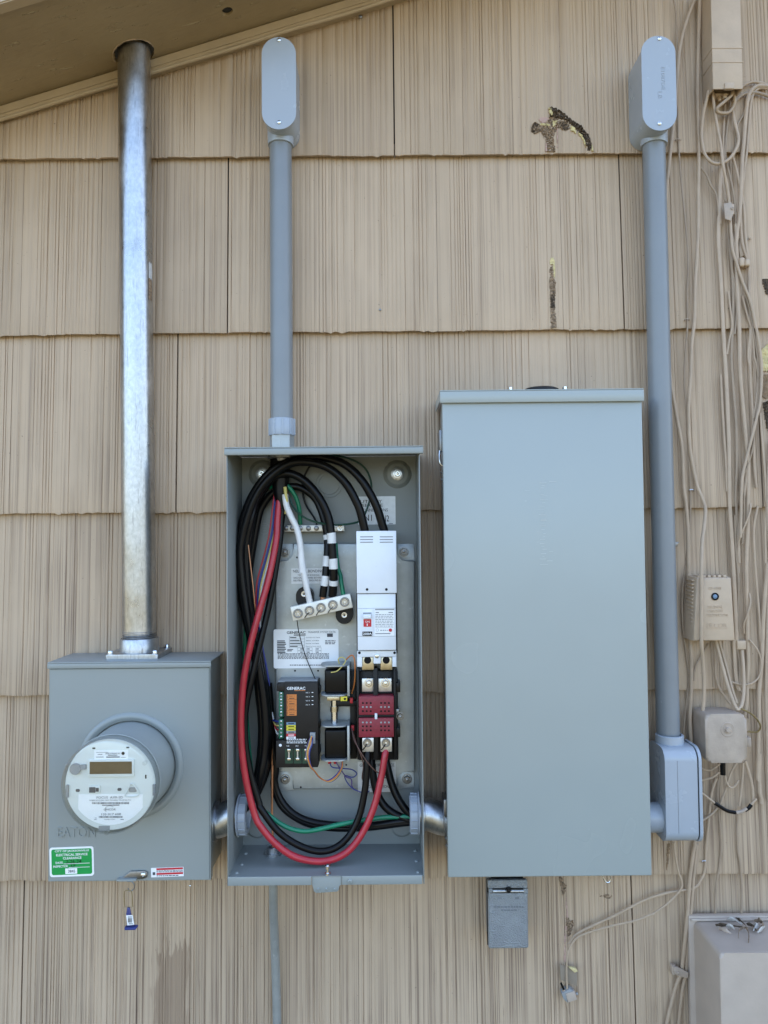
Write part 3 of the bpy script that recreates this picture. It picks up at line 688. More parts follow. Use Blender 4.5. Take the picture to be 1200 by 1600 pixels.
lidz = P(200, 1034, MBF+0.003).z
hc = P(218, 1010, MAST_D); hx = hc.x
MB().lathe((hx, -MAST_D, lidz+0.0085), (0, 0, 1), [(MR+0.0022, 0), (MR+0.0052, 0), (MR+0.0046, 0.023), (MR+0.0036, 0.0245), (MR-0.0005, 0.0245)], 40).obj('hub_collar', M['castzinc'], mast)
hubp = MB().prism(rrect(0, 0.098, 0, 0.090, 0.006), 0, 0.0085, 0.0015)
hubp.xf(Matrix.Translation((hx-0.049, -MAST_D-0.045, lidz+0.0085)) @ Matrix.Rotation(R(-90), 4, 'X') @ Matrix.Translation((0, 0, -0.090)) if False else Matrix(((1, 0, 0, hx-0.049), (0, 0, 1, -MAST_D-0.045), (0, -1, 0, lidz+0.0002), (0, 0, 0, 1))))
hp_o = hubp.obj('hub_plate', M['castzinc'], mast)
boltme = MB().lathe((0, 0, 0), (0, 0, 1), [(0.0058, -0.002), (0.0058, 0.0012), (0.0046, 0.0013), (0.0046, 0.005), (0.0038, 0.0062), (0, 0.0062)], 12).mesh('hub_bolt', M['steel'])
for sx in (-1, 1):
    for sy in (-1, 1): link_mesh('bolt', boltme, mast, (hx+sx*0.041, -MAST_D+sy*0.037, lidz+0.0088))
# torn sticker on the pipe's right flank
for nm, m_, y0, y1, a0, a1 in (('sticker', M['silver'], 413, 438, 66, 88), ('sticker', M['rotgrey'], 438, 471, 64, 86)):
    mb = MB(); za, zb2 = P(238, y1, MAST_D).z, P(238, y0, MAST_D).z; rr = []
    for z in (za, (za+zb2)/2, zb2):
        c = mast_bot+axis*((z-mast_bot.z)/axis.z)
        rr.append([mb.bm.verts.new((c.x+(MR+0.0006)*math.sin(R(a0+(a1-a0)*k/6)), c.y-(MR+0.0006)*math.cos(R(a0+(a1-a0)*k/6)), z+0.002*math.sin(k*2.3+y0))) for k in range(7)])
    for A, B in zip(rr, rr[1:]):
        for k in range(6): mb.bm.faces.new((A[k], A[k+1], B[k+1], B[k]))
    mb.obj(nm, m_, mast)

# ------------------------------------------------------------------ meter box
mbox = thing('meter_box', 'grey steel meter box with round socket and green clearance sticker', 'meter box', ((bx0+bx1)/2, -0.02, bz0))
WB = 0.020
RC = P(204, 1197, MBF); RR = 82/S(MBF)
MB().box(bx0+0.004, bx1-0.004, WB, MBF-0.006, bz0+0.004, lidz-0.006, 0.003).obj('can', M['grey'], mbox)
# front cover with a real round opening
bm = bmesh.new(); es = []
def loop3(bm, es, pts, d):
    vs_ = [bm.verts.new((x, -d, z)) for x, z in pts]
    for i in range(len(vs_)): es.append(bm.edges.new((vs_[i], vs_[(i+1) % len(vs_)])))
loop3(bm, es, [(bx0, bz0), (bx1, bz0), (bx1, bz1), (bx0, bz1)], MBF)
IR = 0.0815
loop3(bm, es, [(RC.x+RR*0.97*math.cos(2*math.pi*k/72), RC.z+RR*0.97*math.sin(2*math.pi*k/72)) for k in range(72)], MBF)
bmesh.ops.triangle_fill(bm, use_beauty=True, edges=es)
r = bmesh.ops.extrude_face_region(bm, geom=list(bm.faces))
for v in [q for q in r['geom'] if isinstance(q, bmesh.types.BMVert)]: v.co.y += 0.0185
oe = [e for e in bm.edges if all(abs(v.co.y+MBF) < 1e-5 for v in e.verts) and len(e.link_faces) == 2 and abs(e.link_faces[0].normal.dot(e.link_faces[1].normal)) < 0.5 and (e.verts[0].co-Vector((RC.x, -MBF, RC.z))).length > RR]
bmesh.ops.bevel(bm, geom=oe, offset=0.0022, segments=3, affect='EDGES')
mbc = MB(); mbc.bm.free(); mbc.bm = bm
cover = mbc.obj('front_cover', M['grey'], mbox)
MB().lathe((RC.x, -MBF, RC.z), (0, -1, 0), [(RR*1.0, -0.006), (RR*1.0, 0.0008), (RR*0.975, 0.0035), (RR*0.93, 0.0048), (RR*0.90, 0.0040), (RR*0.875, 0.0015), (0.0805, 0.0008), (0.0796, -0.001), (0.0796, -0.03)], 72).obj('socket_ring', M['grey'], mbox)
# lid with a down-turned lip
lb = MB(); lx0, lx1, _, _ = rect(73.5, 329.5, 1034, 1043, MBF+0.003)
lb.box(lx0, lx1, WB, MBF+0.003, lidz-0.0025, lidz, 0.0011)
lb.box(lx0, lx1, MBF+0.0008, MBF+0.003, bz1-0.0005, lidz-0.0026, 0.0008)
lb.obj('lid', M['grey'], mbox)
embA = lettering(cover, [('EATON', 90, 149, 1300, 16)], MBF+0.0003, M['grey'], 'embossed_lettering')
md = embA.modifiers.new('s', 'SOLIDIFY'); md.thickness = 0.0030; md.offset = 0
stk = plate('clearance_sticker', mbox, 77.5, 146.5, 1323.5, 1369.5, MBF, M['paper'], 4, 0.0006, 0, R(-1.6))
G = M['greens']
gp = plate('green_panel', stk, 80.5, 143.5, 1326.5, 1366.5, MBF+0.0006, G, 3, 0.0003, 0, R(-1.6))
pv = (112, 1346)
lettering(stk, [('CITY OF JACKSONVILLE', 86, 139.5, 1329.8, 3.9), ('ELECTRICAL SERVICE', 88, 137, 1335.3, 3.7), ('CLEARANCE', 98.5, 127.5, 1340.6, 3.7),
                ('DATE', 87, 98, 1347.6, 3.4), ('INSPECTOR', 83, 106, 1353.3, 3.4), (None, 99, 140, 1349.4, 0.7), (None, 107, 140, 1355.4, 0.7)], MBF+0.0013, M['paper'], 'lettering', True, R(-1.6), pv)
nb_ = plate('number_box', stk, 102, 120.5, 1356.8, 1365.5, MBF+0.0010, M['paper'], 0.5, 0.0003, 0, R(-1.6))
lettering(stk, [('3845', 106, 117, 1361.2, 4.5), ('2-26-24', 103, 127, 1346.3, 5.5), ('LF', 111, 118, 1352.2, 4.5)], MBF+0.0017, M['blk'], 'handwriting', False, R(-1.6), pv)
wst = plate('warning_sticker', mbox, 236, 287, 1355.5, 1370, MBF, M['paper'], 0.6, 0.0005, 0, R(-1.6))
lettering(wst, [(None, 244.5, 286, 1357.6, 3.0), (None, 244.5, 286, 1365.0, 3.0)], MBF+0.0009, M['redp'], 'red_stripes', False, R(-1.6), (261, 1363))
lettering(wst, fine_print(244.5, 286, 1359.6, 1363.0, 2, 3)+fine_print(244.5, 280, 1367, 1369.4, 1, 4)+[(None, 238.5, 242.5, 1364.5, 4.5)], MBF+0.0009, M['grayink'], 'lettering', False, R(-1.6), (261, 1363))
# hasp
z2 = zoomer(70, 1280, 0.2)
hp_ = [(P(x, y, MBF+0.004).x, P(x, y, MBF+0.004).z) for x, y in z2([(590, 472), (668, 408), (775, 404), (795, 412), (804, 432), (795, 455), (772, 466), (640, 470)])]
hasp = MB().prism(hp_, MBF+0.0015, MBF+0.0045, 0.0008).obj('hasp', M['darksteel'], mbox)
fastener('rivet', hasp, 70+770*.2, 1280+436*.2, MBF+0.0047, 4.2, 'round', M['steel'])
MB().pbox(182, 212, 1374.5, 1377.5, MBF-0.010, MBF+0.010, 0.0006).obj('hasp_plate', M['grey'], mbox)
fastener('screw', mbox, 297, 1384.5, 0.030, 1.6, 'round', M['steel'])
# hanging meter seal
SD = MBF+0.004
seal = thing('meter_seal', 'small clear and blue seal tag hanging on wire below the meter box', 'seal', P(205, 1451, SD))
MB().tube([P(x, y, SD) for x, y in ((199, 1377), (206, 1377.5), (210, 1383), (208, 1390), (202.5, 1392), (200, 1388))], 0.0011, 8).obj('hook', M['darksteel'], seal)
MB().tube([P(x, y, SD+0.0015) for x, y in ((195, 1417), (194, 1400), (195, 1392.5), (200, 1391), (205, 1392.5), (206.5, 1400), (207.5, 1417))], 0.0007, 6).obj('wire_loop', M['gold'], seal)
quad = lambda pts, d: [(P(x, y, d).x, P(x, y, d).z) for x, y in pts]
MB().prism(quad([(193, 1417), (209, 1417), (214, 1449), (196, 1450)], SD), SD-0.003, SD+0.005, 0.0008).obj('clear_body', M['clear'], seal)
MB().prism(quad([(196, 1447.5), (213, 1446.5), (215, 1448), (213, 1450.5), (196.5, 1451)], SD), SD-0.004, SD+0.006, 0.001).obj('blue_base', M['bluep'], seal)
MB().prism(quad([(199, 1418), (203, 1418), (205, 1428), (205, 1446), (199, 1446), (197.5, 1427)], SD), SD-0.001, SD+0.0015, 0.0003).obj('blue_core', M['bluep'], seal)
sl = MB().prism(quad([(197, 1430.5), (207, 1430), (209.5, 1445), (199, 1446)], SD+0.006), SD+0.0053, SD+0.0058).obj('tag_label', M['paper'], seal)
lettering(sl, barcode(200, 206.5, 1438, 7, 5)+[(None, 199.5, 206, 1432.8, 1.0), (None, 201, 207.5, 1443.5, 1.0)], SD+0.0061, M['blk'])

# ------------------------------------------------------------------ electricity meter
FD = 0.222
RCm = P(204, 1197, MBF)
mc = Vector((RCm.x, 0, RCm.z))
meter = thing('electric_meter', 'round electricity meter with white dial face and small display', 'meter', (mc.x, -MBF, mc.z))
MB().lathe((mc.x, 0, mc.z), (0, -1, 0), [(0.0, MBF-0.045), (0.0778, MBF-0.045), (0.0778, MBF+0.012), (0.0768, MBF+0.03), (0.0757, 0.200), (0.0745, 0.2185), (0.0725, 0.2195), (0.0, 0.2195)], 72).obj('barrel', M['metergrey'], meter)
MB().lathe((mc.x, 0, mc.z), (0, -1, 0), [(0.0, FD-0.0015), (0.0738, FD-0.0015), (0.0740, FD-0.0005), (0.0734, FD), (0.0, FD)], 72).obj('face_plate', M['meterface'], meter)
MB().lathe((mc.x, 0, mc.z), (0, -1, 0), [(0.0764, 0.206), (0.0778, 0.2065), (0.0778, 0.226), (0.0768, 0.2315), (0.0745, 0.2352), (0.0715, 0.2362), (0.0, 0.2364), (0.0, 0.2346), (0.0712, 0.2344), (0.0735, 0.2335), (0.0752, 0.230), (0.0758, 0.225), (0.0762, 0.2065)], 72, closed=True).obj('clear_cover', M['clear'], meter)
MB().lathe((mc.x, 0, mc.z), (0, -1, 0), [(0.0768, 0.2040), (0.0782, 0.2043), (0.0787, 0.2060), (0.0782, 0.2076), (0.0768, 0.2080)], 72).obj('cover_rim', M['metergrey'], meter)
zm = lambda x, y: (90+x*0.1333, 1140+y*0.1333)
def zplate(name, x0, x1, y0, y1, m, d=FD, th=0.0006, rad=0.6, parent=None, bev=0):
    a, b = zm(x0, y0); c, e = zm(x1, y1); return plate(name, parent or meter, a, c, b, e, d, m, rad, th, bev)
bez = zplate('display_bezel', 348, 892, 355, 552, M['meterface'], FD, 0.0035, 1.0, None, 0.0008)
zplate('display', 375, 870, 376, 520, M['lcd'], FD+0.0036, 0.0004, 0.3, bez)
ul = zplate('upper_label', 430, 826, 242, 350, M['paper'])
def zl(items): return [(s, *[zm(a, 0)[0] for a in (x0, x1)], zm(0, y)[1], h*0.1333) for s, x0, x1, y, h in items]
lettering(ul, zl([('GRIDSTREAM RF', 555, 735, 280, 18), (None, 590, 700, 300, 8), (None, 570, 728, 322, 12), (None, 450, 595, 266, 4), (None, 470, 525, 290, 6), (None, 450, 540, 322, 6), (None, 740, 800, 325, 4)]), FD+0.0011, M['grayink'])
c0 = P(*zm(770, 276), FD)
MB().lathe((c0.x, -FD-0.0011, c0.z), (0, -1, 0), [(0.0, 0.0), (0.0027, 0.0)], 20).obj('round_mark', M['blk'], ul)
pl = []
for x, y in [(247, 757), (998, 757), (998, 905)]: q = P(*zm(x, y), FD); pl.append((q.x, q.z))
fc = (mc.x, mc.z); a0 = math.atan2(pl[-1][1]-fc[1], pl[-1][0]-fc[0]); q = P(*zm(247, 925), FD); a1 = math.atan2(q.z-fc[1], q.x-fc[0])
for k in range(17):
    a = a0+(a1-a0)*k/16; pl.append((fc[0]+0.0655*math.cos(a), fc[1]+0.0655*math.sin(a)))
ll = MB().prism(pl, FD, FD+0.0006).obj('lower_label', M['paper'], meter)
lettering(ll, zl([('FOCUS  AXR-SD', 457, 765, 795, 27), ('FORM 2S CL200 240V 3W 60Hz TA=30 Kh 7.2', 375, 855, 828, 17), (None, 520, 725, 886, 9), ('ONCOR', 540, 683, 936, 24),
                  ('135 017 608', 515, 740, 992, 25), ('Landis+Gyr', 548, 675, 1053, 16), (None, 435, 458, 1036, 5), (None, 428, 458, 1054, 5), (None, 737, 775, 1053, 7)])
          + [(None, a, b, y, h) for _, a, b, y, h in barcode(*[zm(v, 0)[0] for v in (403, 838)], zm(0, 862)[1], 3.0, 2)+barcode(*[zm(v, 0)[0] for v in (485, 765)], zm(0, 1024)[1], 2.6, 9)], FD+0.0011, M['grayink'])
arc = [P(*zm(612+55*math.cos(R(a)), 936+42*math.sin(R(a))), FD+0.0010) for a in range(140, 330, 12)]
MB().tube(arc, 0.00022, 5, sub=2).obj('arc_mark', M['grayink'], ll)
for s in ((407, 442, 210, 229), (805, 840, 201, 219), (1025, 1042, 530, 575)): zplate('slot', *s, M['blk'], FD, 0.0003, 0.2)
for x, y in ((235, 714), (725, 702)): zplate('oval_slot', x-24, x+24, y-17, y+17, M['grayink'], FD, 0.0006, 1.8)
op = zplate('port_frame', 360, 496, 660, 745, M['meterface'], FD, 0.0025, 0.6, None, 0.0006); zplate('port', 369, 442, 676, 740, M['grayink'], FD+0.0026, 0.0006, 0.5, op); zplate('port', 446, 480, 685, 728, M['grayink'], FD+0.0026, 0.0006, 0.4, op)
tri = [P(*zm(x, y), FD+0.003) for x, y in ((800, 760), (830, 690), (855, 640), (885, 640), (920, 690), (950, 750), (945, 775), (880, 788), (800, 785), (788, 765), (800, 760))]
MB().tube(tri, 0.0009, 6, sub=3).obj('reset_loop', M['meterface'], meter)
zplate('reset_button', 835, 925, 680, 735, M['glab'], FD, 0.0015, 2.5)
c0 = P(*zm(215, 457), FD)
MB().lathe((c0.x, -FD, c0.z), (0, -1, 0), [(0.0091, 0.0), (0.0091, 0.004), (0.0084, 0.005), (0.0, 0.005)], 28).obj('optical_port', M['glab'], meter)
zplate('port_arm', 265, 328, 415, 470, M['glab'], FD, 0.0035, 0.5)
for s in ((95, 128, 648, 800), (1112, 1143, 642, 775)): zplate('side_clip', *s, M['glab'], FD-0.004, 0.006, 1.0)
zplate('bottom_clip', 480, 610, 1130, 1185, M['glab'], FD-0.003, 0.004, 1.0)
for x, y in ((600, 1185), (140, 390), (1040, 375)):
    q = P(*zm(x, y), FD); MB().lathe((q.x, -0.2205, q.z), (0, -1, 0), [(0.0033, 0), (0.0033, 0.012), (0.002, 0.0132), (0, 0.0135)], 16).obj('clear_stud', M['clear'], meter)

# ------------------------------------------------------------------ left PVC riser with conduit body
def conduit_body_front(name, parent, cx0, cx1, y0, y1, dcov, axis_x, hub_y0, hub_y1, pipe_d):
    a, b, c, e = rect(cx0, cx1, y0, y1, dcov)
    body = MB().prism(stadium(a+0.0022, b-0.0022, c+0.0025, e-0.0025), 0.0195, dcov-0.005, 0.001).obj(name, M['pvclight'], parent)
    MB().prism(stadium(a+0.003, b-0.003, c+0.003, e-0.003), dcov-0.0055, dcov-0.0035).obj('gasket', M['blackp'], body)
    cov = MB().prism(stadium(a, b, c, e), dcov-0.0038, dcov, 0.0018, 3).obj('cover', M['pvclight'], body)
    cx = (cx0+cx1)/2
    fastener('screw', body, cx+0.5, y0+4.5, dcov+0.0003, 3.4, 'round', M['steel']); fastener('screw', body, cx+0.5, y1-11, dcov+0.0003, 3.4, 'round', M['steel'], 0.6)
    zt, zb_ = P(axis_x, hub_y0, pipe_d).z, P(axis_x, hub_y1, pipe_d).z
    hx_ = P(axis_x, (hub_y0+hub_y1)/2, pipe_d).x
    MB().lathe((hx_, -pipe_d, zb_), (0, 0, 1), [(0.0208, 0), (0.0243, 0), (0.0250, 0.003), (0.0252, (zt-zb_)*0.9), (0.026, zt-zb_+0.012), (0.0, zt-zb_+0.012)], 40).obj('hub', M['pvclight'], body)
    return cov
PD = 0.050
pl_b = P(440.5, 656, PD)
riser = thing('conduit_riser', 'grey PVC conduit with conduit body, running down into the open cabinet', 'conduit', pl_b)
MB().tube([P(438.5, 214, PD), pl_b], 0.0212, 40, smooth=False).obj('pipe', M['pvc'], riser)
conduit_body_front('conduit_body', riser, 409, 462.5, 58, 202, 0.100, 438.5, 205, 228, PD)
zt, zb_ = P(441, 655, PD).z, P(441, 681, PD).z
x_ = pl_b.x
MB().lathe((x_, -PD, zb_), (0, 0, 1), [(0.020, 0), (0.0245, 0), (0.0250, 0.002), (0.0250, zt-zb_-0.002), (0.0240, zt-zb_), (0.021, zt-zb_)], 40).obj('adapter', M['pvclight'], riser)
mb = MB()
for k in range(10):
    a = R(36*k+10); mb.box(-0.0013, 0.0013, 0.0243, 0.0262, zb_+0.001, zt-0.001)
    vs_ = mb.bm.verts[:] if k == 0 else None
    mb.bm.verts.ensure_lookup_table(); q = [mb.bm.verts[i] for i in range(k*8, k*8+8)]
    bmesh.ops.transform(mb.bm, matrix=Matrix.Translation((x_, -PD, 0)) @ Matrix.Rotation(a, 4, 'Z'), verts=q)
mb.obj('rib', M['pvclight'], riser)
CABF = 0.155
cab_top = P(505, 697.5, CABF+0.008).z
MB().lathe((x_, -PD, cab_top+0.0008), (0, 0, 1), [(0.0, 0), (0.0232, 0), (0.0232, zb_-cab_top-0.0005), (0.0, zb_-cab_top-0.0005)], 8).obj('locknut', M['zinc'], riser)

# ------------------------------------------------------------------ right PVC riser: two conduit bodies
pr_t, pr_b = P(1021.5, 226, PD), P(1044, 1152, PD)
riser2 = thing('conduit_riser', 'grey PVC conduit beside the closed panel, with elbow bodies at both ends', 'conduit', P(1060, 1313, PD))
MB().tube([pr_t+Vector((0, 0, 0.02)), pr_b], 0.0212, 40, smooth=False).obj('pipe', M['pvc'], riser2)
cov2 = conduit_body_front('conduit_body', riser2, 1003, 1056.5, 56, 204, 0.100, 1021.5, 208, 228, PD)
emb = lettering(cov2, [('E1087DE', 1012, 1048, 112, 5.5), ('LB', 1051, 1062, 117, 6)], 0.1002, M['pvclight'], 'embossed_lettering', False, R(90), (1028, 120))
md = emb.modifiers.new('s', 'SOLIDIFY'); md.thickness = 0.0008; md.offset = 0
# lower body: outline in depth and height, cover facing right
xb0, xb1 = P(1026, 1235, 0.06).x, P(1089, 1235, 0.10).x
zt_b, zb_b = P(1060, 1182, 0.102).z+0.013, P(1060, 1307, 0.09).z-0.009
body2 = MB().prism_x(rrect(0.024, 0.104, zb_b, zt_b, 0.022, 10), xb1, xb0, 0.0115, 6).obj('conduit_body', M['pvclight'], riser2, smooth=60)
MB().prism_x(rrect(0.025, 0.103, zb_b+0.001, zt_b-0.001, 0.0215, 8), xb1-0.0005, xb1+0.0022).obj('gasket', M['blackp'], body2)
MB().prism_x(rrect(0.0225, 0.1055, zb_b-0.0015, zt_b+0.0015, 0.0232, 10), xb1+0.0022, xb1+0.0075, 0.0022, 3).obj('cover', M['pvclight'], body2)
MB().prism_x([(0.1039, zb_b+0.02), (0.1044, zb_b+0.02), (0.1044, zt_b-0.02), (0.1039, zt_b-0.02)], (xb0*0.62+xb1*0.38), (xb0*0.62+xb1*0.38)+0.0006).obj('mould_seam', M['pvc'], body2)
zt, zb_ = P(1044, 1150, PD+0.02).z, zt_b-0.012
MB().lathe((pr_b.x, -PD-0.006, zb_), (0, 0, 1), [(0.0, 0), (0.0262, 0), (0.0254, zt-zb_-0.001), (0.0243, zt-zb_), (0.0208, zt-zb_)], 40).obj('hub', M['pvclight'], body2)
nz = P(1028, 1279, 0.075).z; pan_x1 = P(1011, 1000, 0.13).x
MB().tube([(pan_x1-0.006, -0.068, nz), (xb0+0.016, -0.068, nz)], 0.0265, 36, smooth=False).obj('nipple', M['pvclight'], riser2)

# ------------------------------------------------------------------ closed panel on the right
PF = 0.130
px0, px1, pz0, pz1 = rect(695.5, 1011, 626, 1370, PF)
panel = thing('breaker_panel', 'tall closed grey steel breaker panel with blank front', 'panel', ((px0+px1)/2, -0.02, pz0))
ptop = P(847, 608, PF+0.006).z
MB().box(px0+0.005, px1-0.005, WB, PF-0.016, pz0+0.003, ptop-0.004, 0.0015).obj('can', M['grey'], panel)
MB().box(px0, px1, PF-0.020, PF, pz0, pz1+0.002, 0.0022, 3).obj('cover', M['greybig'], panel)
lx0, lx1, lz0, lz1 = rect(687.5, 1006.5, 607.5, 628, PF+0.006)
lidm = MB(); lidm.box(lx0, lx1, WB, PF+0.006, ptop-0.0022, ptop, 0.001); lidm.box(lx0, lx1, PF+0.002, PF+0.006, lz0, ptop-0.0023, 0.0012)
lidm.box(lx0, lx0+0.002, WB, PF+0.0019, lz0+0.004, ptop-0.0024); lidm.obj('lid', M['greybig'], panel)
for x in (797.5, 882.5):
    q = P(x, 606, 0.11); MB().lathe((q.x, -0.11, ptop), (0, 0, 1), [(0.006, 0), (0.006, 0.0015), (0.0045, 0.0015), (0.0045, 0.0088), (0, 0.0092)], 6).obj('bolt', M['steel'], panel)
q = P(845, 606, 0.075); MB().lathe((q.x, -0.075, ptop), (0, 0, 1), [(0.034, 0), (0.033, 0.0105), (0.028, 0.0128), (0.0, 0.0128)], 32).obj('hub_cap', M['blackp'], panel)
rs_ = random.Random(5); sc_ = []
for k in range(34):
    yy = 752+k*3.9+rs_.uniform(-1.5, 1.5); xx = 849+rs_.uniform(-3, 3)+(rs_.uniform(-34, 26) if k % 4 == 0 else 0); ln = rs_.uniform(1.5, 6.5)
    sc_.append((None, xx-ln, xx+ln*rs_.uniform(0.4, 1.0), yy, rs_.uniform(0.35, 0.8)))
lettering(panel, sc_, PF+0.0003, M['scuff'], 'scuff_marks')['kind'] = 'stuff'
latch = MB().box(px0-0.0045, px0+0.001, 0.07, 0.112, P(690, 705, 0.11).z, P(690, 672, 0.11).z, 0.001).obj('latch', M['darksteel'], panel)
MB().tube([P(687, 704, 0.118), P(686.5, 715, 0.12), P(688, 724, 0.121), P(691.5, 728, 0.121)], 0.0014, 8).obj('pull_ring', M['steel'], latch)
for y in (676, 738, 749):
    MB().lathe((px0+0.004, -0.100, P(690, y, 0.1).z), (-1, 0, 0), [(0.0035, 0), (0.0035, 0.0035), (0.002, 0.0055), (0, 0.0058)], 12).obj('rivet', M['steel'], panel)
lt2 = MB().box(px0-0.0045, px0+0.001, 0.07, 0.112, P(696, 1277, 0.11).z, P(696, 1249, 0.11).z, 0.001).obj('latch', M['darksteel'], panel)
MB().tube([P(694.5, 1275, 0.117), P(693.5, 1285, 0.119), P(694.5, 1296, 0.12), P(697.5, 1301, 0.12)], 0.0012, 8).obj('pull_ring', M['darksteel'], lt2)
for y in (1262, 1310, 1321):
    MB().lathe((px0+0.004, -0.100, P(696, y, 0.1).z), (-1, 0, 0), [(0.0035, 0), (0.0035, 0.0035), (0.002, 0.0055), (0, 0.0058)], 12).obj('rivet', M['steel'], panel)
for y in (722, 1255):
    MB().lathe((px1-0.0012, -PF+0.012, P(1008, y, PF).z), (1, 0, 0), [(0.003, 0), (0.003, 0.002), (0.0015, 0.0035), (0, 0.0036)], 10).obj('rivet', M['steel'], panel)
MB().tube([P(940, 1366, 0.05), P(944, 1374, 0.05), P(948, 1378.5, 0.05), P(952, 1378, 0.05), P(954.5, 1373, 0.05), P(953, 1366, 0.05)], 0.0012, 8).obj('wire_ring', M['steel'], panel)

# ------------------------------------------------------------------ weatherproof outlet under the panel
OD = 0.075
ox0, ox1, oz0, oz1 = rect(763, 825.5, 1378, 1483, OD)
outlet = thing('outlet_box', 'small grey cast outlet box with flip cover under the closed panel', 'outlet', ((ox0+ox1)/2, -0.02, oz0))
MB().box(ox0+0.003, ox1-0.003, 0.0195, OD-0.014, oz0+0.004, oz1-0.001, 0.004, 3).obj('box', M['cast'], outlet)
MB().box(ox0-0.001, ox1-0.001, OD-0.014, OD-0.0105, oz0+0.0015, oz1+0.001, 0.001).obj('gasket', M['blackp'], outlet)
fl = MB().box(ox0, ox1, OD-0.0105, OD, oz0, P(794, 1395.5, OD).z, 0.004, 4).obj('flip_cover', M['cast'], outlet)
MB().box(ox0, ox1, OD-0.0105, OD-0.002, P(794, 1389, OD).z, oz1+0.002, 0.002).obj('frame_top', M['cast'], outlet)
MB().tube([P(770, 1392, OD-0.002), P(820, 1392, OD-0.002)], 0.0036, 14, smooth=False).obj('hinge_pin', M['castzinc'], outlet)
for x0, x1 in ((764, 770), (818, 825)): MB().pbox(x0, x1, 1389, 1397, OD-0.008, OD+0.0015, 0.001).obj('hinge_ear', M['cast'], outlet)
fastener('screw', outlet, 794.5, 1390.5, OD+0.001, 3.8, 'hex', M['blackp'])
lettering(fl, [('ON', 778, 784, 1403.5, 3.5), (None, 805, 811, 1403.5, 3.5)]+fine_print(771, 818, 1415, 1419, 1, 2)+fine_print(783, 809, 1420.5, 1424, 1, 5), OD+0.0003, M['castink'])
MB().pbox(768, 818, 1362, 1379, 0.03, 0.062, 0.003).obj('nipple', M['blackp'], outlet)

# ------------------------------------------------------------------ offset nipples between the boxes
CX0, CX1 = P(354.5, 1040, CABF).x, P(659.5, 1040, CABF).x
def nipple(label, xa, za, xb, zb_, d, r, bush):
    t = thing('offset_nipple', label, 'pipe fitting', ((xa+xb)/2, -d, min(za, zb_)-r), 'offset nipples between the boxes')
    L = xb-xa
    MB().tube([(xa-0.004, -d, za), (xa+L*0.2, -d, za), (xa+L*0.5, -d, (za+zb_)/2), (xa+L*0.8, -d, zb_), (xb+0.004, -d, zb_)], r, 32, sub=8).obj('bent_tube', M['castzinc'], t)
    for x, z, s in ((xa, za, 1), (xb, zb_, -1)):
        MB().lathe((x+0.0004*s, -d, z), (s, 0, 0), [(0.0, 0.0), (r+0.007, 0.0), (r+0.007, 0.004), (r+0.002, 0.0055), (r, 0.0055)], 24).obj('locknut', M['castzinc'], t)
    x, z, s = bush
    prof = [(r*0.80, 0.001), (r+0.009, 0.001), (r+0.009, 0.0035), (r+0.005, 0.004), (r+0.006, 0.005), (r+0.006, 0.017), (r+0.003, 0.019), (r*0.86, 0.019), (r*0.80, 0.016)]
    b = MB().lathe((x, -d, z), (s, 0, 0), prof, 28, closed=True).obj('bushing', M['pvclight'], t)
    mb = MB()
    for k in range(14):
        a = 2*math.pi*k/14; mb.tube([(x+s*0.005, -d+(r+0.0063)*math.cos(a), z+(r+0.0063)*math.sin(a)), (x+s*0.017, -d+(r+0.0063)*math.cos(a), z+(r+0.0063)*math.sin(a))], 0.0012, 6, smooth=False)
    mb.obj('bushing_rib', M['pvclight'], b)
nzl = P(372, 1273, 0.075).z; nzr = P(655, 1271, 0.075).z
nipple('steel offset nipple joining meter box and open cabinet', bx1-0.003, nzl-0.012, CX0+0.0005, nzl, 0.075, 0.0285, (CX0+0.0035, nzl, 1))
nipple('steel offset nipple joining open cabinet and closed panel', CX1-0.0005, nzr, px0+0.004, nzr-0.010, 0.075, 0.0285, (CX1-0.0035, nzr, -1))

# ------------------------------------------------------------------ open transfer switch cabinet
BK = 0.0215                                   # inner back surface
_, _, cz0, _ = rect(354.5, 659.5, 705, 1383, CABF)
cab = thing('transfer_switch_cabinet', 'open grey steel cabinet showing cables, white breaker and control gear inside', 'cabinet', ((CX0+CX1)/2, -0.02, cz0))
T = 0.0018
lipz = P(505, 1369.5, CABF).z
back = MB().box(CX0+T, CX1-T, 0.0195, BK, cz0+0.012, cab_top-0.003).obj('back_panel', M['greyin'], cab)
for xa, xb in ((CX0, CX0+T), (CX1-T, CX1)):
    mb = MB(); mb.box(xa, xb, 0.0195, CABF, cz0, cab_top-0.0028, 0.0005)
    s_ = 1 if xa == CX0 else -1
    mb.obj('side_panel', M['greyin'], cab)
